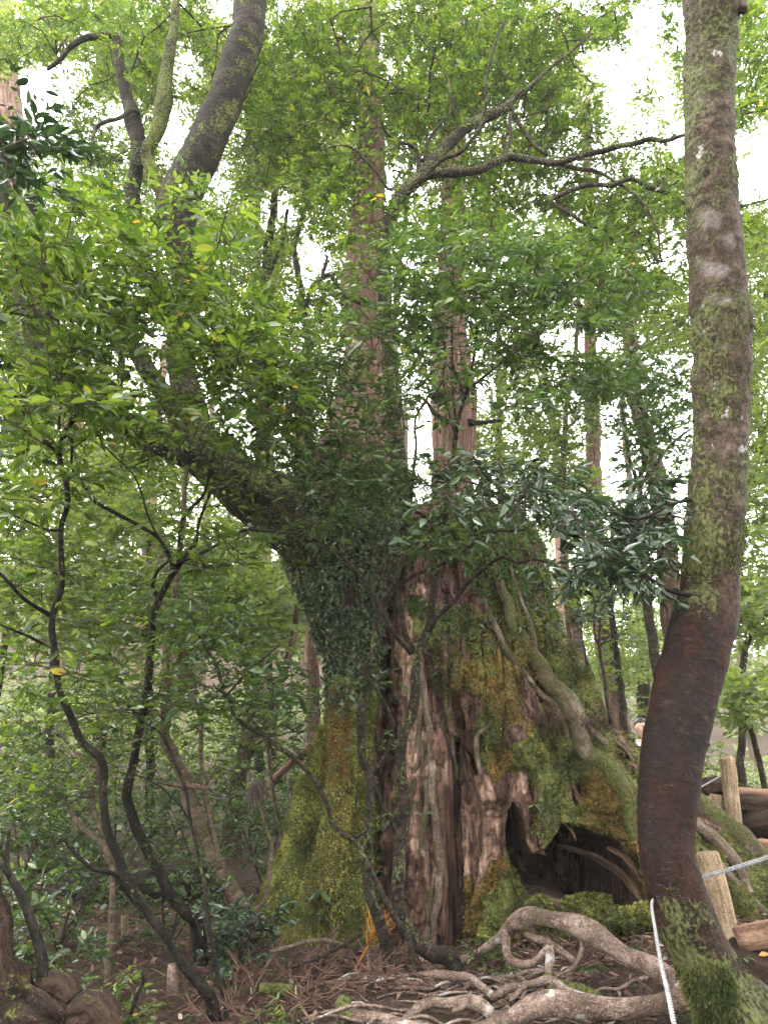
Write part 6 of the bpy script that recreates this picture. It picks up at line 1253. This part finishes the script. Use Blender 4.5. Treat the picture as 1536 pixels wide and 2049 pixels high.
# body in local metres, feet at 0, face towards -Y
bv = [(0, 0, 0.95), (0, 0.0, 1.15), (0, 0.01, 1.35), (0, 0.01, 1.43), (0, 0, 1.50), (0.17, 0.01, 1.40), (0.24, 0.02, 1.12), (0.25, -0.03, 0.87), (0.25, -0.05, 0.79), (-0.17, 0.01, 1.40), (-0.24, 0.02, 1.12), (-0.25, -0.03, 0.87), (-0.25, -0.05, 0.79),
      (0.09, 0, 0.88), (0.10, -0.01, 0.48), (0.11, 0.02, 0.08), (0.12, -0.12, 0.04), (-0.09, 0, 0.88), (-0.10, -0.01, 0.48), (-0.11, 0.02, 0.08), (-0.12, -0.12, 0.04)]
be = [(0, 1), (1, 2), (2, 3), (3, 4), (3, 5), (5, 6), (6, 7), (7, 8), (3, 9), (9, 10), (10, 11), (11, 12), (0, 13), (13, 14), (14, 15), (15, 16), (0, 17), (17, 18), (18, 19), (19, 20)]
brr = [(0.145, 0.10), (0.135, 0.095), (0.16, 0.10), 0.075, 0.055, 0.055, 0.042, 0.03, 0.022, 0.055, 0.042, 0.03, 0.022, 0.08, 0.055, 0.038, 0.03, 0.08, 0.055, 0.038, 0.03]
for nm in ('SKIN',): pass
me0 = None
def mkskin(name, vs, es, rs, mat, sub=2, root=0):
    me = bpy.data.meshes.new(name); me.from_pydata(vs, es, []); o = bpy.data.objects.new(name, me); C.objects.link(o); o.parent = PE
    md = o.modifiers.new('skin', 'SKIN'); md.use_smooth_shade = True
    if not me.skin_vertices: me.attributes.new('dummy', 'FLOAT', 'POINT')
    try:
        lay = me.skin_vertices[0].data
        for k, r_ in enumerate(rs): lay[k].radius = r_ if isinstance(r_, tuple) else (r_, r_)
        lay[root].use_root = True
    except Exception as ex: print('skin layer', ex)
    sb = o.modifiers.new('sub', 'SUBSURF'); sb.levels = sub; sb.render_levels = sub; me.materials.append(mat); return o
mkskin('body', bv, be, brr, skin)
mkskin('shirt', [(0, 0, 0.90), (0, 0, 1.15), (0, 0.01, 1.34), (0, 0.01, 1.44), (0.17, 0.01, 1.405), (0.235, 0.02, 1.14), (0.245, 0.0, 1.0), (-0.17, 0.01, 1.405), (-0.235, 0.02, 1.14), (-0.245, 0.0, 1.0)], [(0, 1), (1, 2), (2, 3), (2, 4), (4, 5), (5, 6), (2, 7), (7, 8), (8, 9)], [(0.16, 0.115), (0.15, 0.11), (0.175, 0.115), 0.075, 0.07, 0.058, 0.05, 0.07, 0.058, 0.05], shirt, root=1)
mkskin('trousers', [(0, 0, 0.93), (0.09, 0, 0.86), (0.10, -0.01, 0.48), (0.11, 0.02, 0.1), (-0.09, 0, 0.86), (-0.10, -0.01, 0.48), (-0.11, 0.02, 0.1)], [(0, 1), (1, 2), (2, 3), (0, 4), (4, 5), (5, 6)], [(0.16, 0.11), 0.095, 0.072, 0.06, 0.095, 0.072, 0.06], trous)
for sg in (1, -1):                                         # hands: five fingers each
    hv = [(0.25*sg, -0.05, 0.80), (0.25*sg, -0.06, 0.73)]; he = [(0, 1)]; hr = [0.022, (0.03, 0.016)]
    for k, (dx, ln) in enumerate([(-0.028, 0.075), (-0.010, 0.085), (0.010, 0.078), (0.026, 0.06)]):
        i0 = len(hv); hv += [(0.25*sg+dx, -0.065, 0.71), (0.25*sg+dx, -0.075, 0.71-ln*0.5), (0.25*sg+dx, -0.068, 0.71-ln)]; he += [(1, i0), (i0, i0+1), (i0+1, i0+2)]; hr += [0.009, 0.008, 0.006]
    i0 = len(hv); hv += [(0.25*sg, -0.09, 0.76), (0.25*sg-0.005, -0.105, 0.72)]; he += [(0, i0), (i0, i0+1)]; hr += [0.010, 0.008]
    mkskin('hand', hv, he, hr, skin, 1)
# head: one shaped surface with brow, nose, mouth, chin and ears
res = 64
th, phh = np.meshgrid(np.arange(res)/res*2*math.pi, np.linspace(-math.pi/2, math.pi/2, 48), indexing='xy')
hx, hyv, hz = np.cos(phh)*np.sin(th), -np.cos(phh)*np.cos(th), np.sin(phh)
X_ = hx*0.076; Y_ = hyv*0.096; Z_ = hz*0.118
lowr = smooth(0.2, -1.0, hz); X_ = X_*(1-0.34*lowr); Y_ = Y_*(1-0.12*lowr)+np.where(hyv < 0, -0.010*smooth(-0.55, -0.8, hz), 0.02*smooth(-0.2, -0.8, hz)*-1)
fr = (hyv < 0)
def fb(x0, z0, sx, sz): return np.exp(-((X_-x0)/sx)**2-((Z_-z0)/sz)**2)*fr
Y_ = Y_-0.024*fb(0, -0.018, 0.011, 0.016)-0.012*fb(0, 0.006, 0.008, 0.022)+0.012*fb(0.030, 0.012, 0.015, 0.011)+0.012*fb(-0.030, 0.012, 0.015, 0.011)-0.006*fb(0, 0.032, 0.045, 0.009)-0.008*fb(0, -0.052, 0.020, 0.006)-0.010*fb(0, -0.090, 0.02, 0.014)-0.006*fb(0.04, -0.02, 0.014, 0.016)-0.006*fb(-0.04, -0.02, 0.014, 0.016)
HV = np.stack([X_, Y_, Z_+1.62], -1)+np.array(PE['_base'])
mb = MB(); mb.add(HV, [grid_faces(48, res)]); head = mb.build('head', skin, PE)
def hb(name, x, y, z, a, b_, c, mat, par_=head):
    r1, r2 = 14, 10; t_, p_ = np.meshgrid(np.arange(r1)/r1*2*math.pi, np.linspace(-math.pi/2, math.pi/2, r2), indexing='xy')
    v = np.stack([np.cos(p_)*np.cos(t_)*a+x, np.cos(p_)*np.sin(t_)*b_+y, np.sin(p_)*c+z+1.62], -1)+np.array(PE['_base']); mb = MB(); mb.add(v, [grid_faces(r2, r1)])
    o = mb.build(name, mat, None); o.data.transform(Matrix.Translation(-Vector(PE['_base']))); o.parent = par_; return o
for sg in (1, -1):
    hb('eye', sg*0.030, -0.083, 0.011, 0.012, 0.008, 0.0065, eyew); hb('iris', sg*0.030, -0.0895, 0.011, 0.0052, 0.003, 0.0055, dark_)
    hb('eyebrow', sg*0.031, -0.092, 0.030, 0.018, 0.006, 0.0035, hairm); hb('ear', sg*0.078, 0.005, 0.0, 0.010, 0.018, 0.030, skin)
hb('mouth', 0, -0.099, -0.052, 0.022, 0.008, 0.006, lipm)
# hair cap
capm = (hz > -0.25) ; off = 1.10+0.05*fbm(np.stack([hx, hyv, hz], -1)*5, 3)
hl = smooth(0.50, 0.62, hz+0.55*np.maximum(0, hyv+0.15)*1.0+0.04*np.sin(hx*20)); 
HH = np.stack([X_*1.0, np.where(hyv < 0, hyv*0.096, Y_), Z_], -1)*off[..., None]+np.array([0, 0, 1.626])+np.array(PE['_base'])
HH = np.where((hl > 0.5)[..., None], HH, HV*0.0+(np.stack([X_, Y_, Z_], -1)*0.93+np.array([0, 0, 1.62])+np.array(PE['_base'])))
mb = MB(); mb.add(HH, [grid_faces(48, res)]); mb.build('hair', hairm, PE)
PE.rotation_euler = (0, 0, math.radians(12))

# ------------------------------------------------------------------ haze
m, nt, out = newmat('forest_haze'); pv_ = nt.nodes.new('ShaderNodeVolumePrincipled'); pv_.inputs['Color'].default_value = (0.93, 0.96, 0.97, 1); pv_.inputs['Density'].default_value = HAZE; pv_.inputs['Anisotropy'].default_value = 0.0
nt.links.new(pv_.outputs[0], out.inputs['Volume'])
zmin = float(Z.min())-1.0; x0, x1, y0, y1, z0, z1 = -76, 76, -18, 114, zmin, 48
v = np.array([(x, y, z) for x in (x0, x1) for y in (y0, y1) for z in (z0, z1)]); f = np.array([[0, 1, 3, 2], [4, 6, 7, 5], [0, 4, 5, 1], [2, 3, 7, 6], [0, 2, 6, 4], [1, 5, 7, 3]])
if HAZE > 0:
    mb = MB(); mb.add(v, [f]); mb.build('haze', m, None, smooth_=False, kind='stuff')
for o in bpy.data.objects:
    if '_base' in o.keys(): del o['_base']
print('single leaves', N_SINGLE[0], 'tris', sum(len(me.loops)-2*len(me.polygons) for me in bpy.data.meshes))
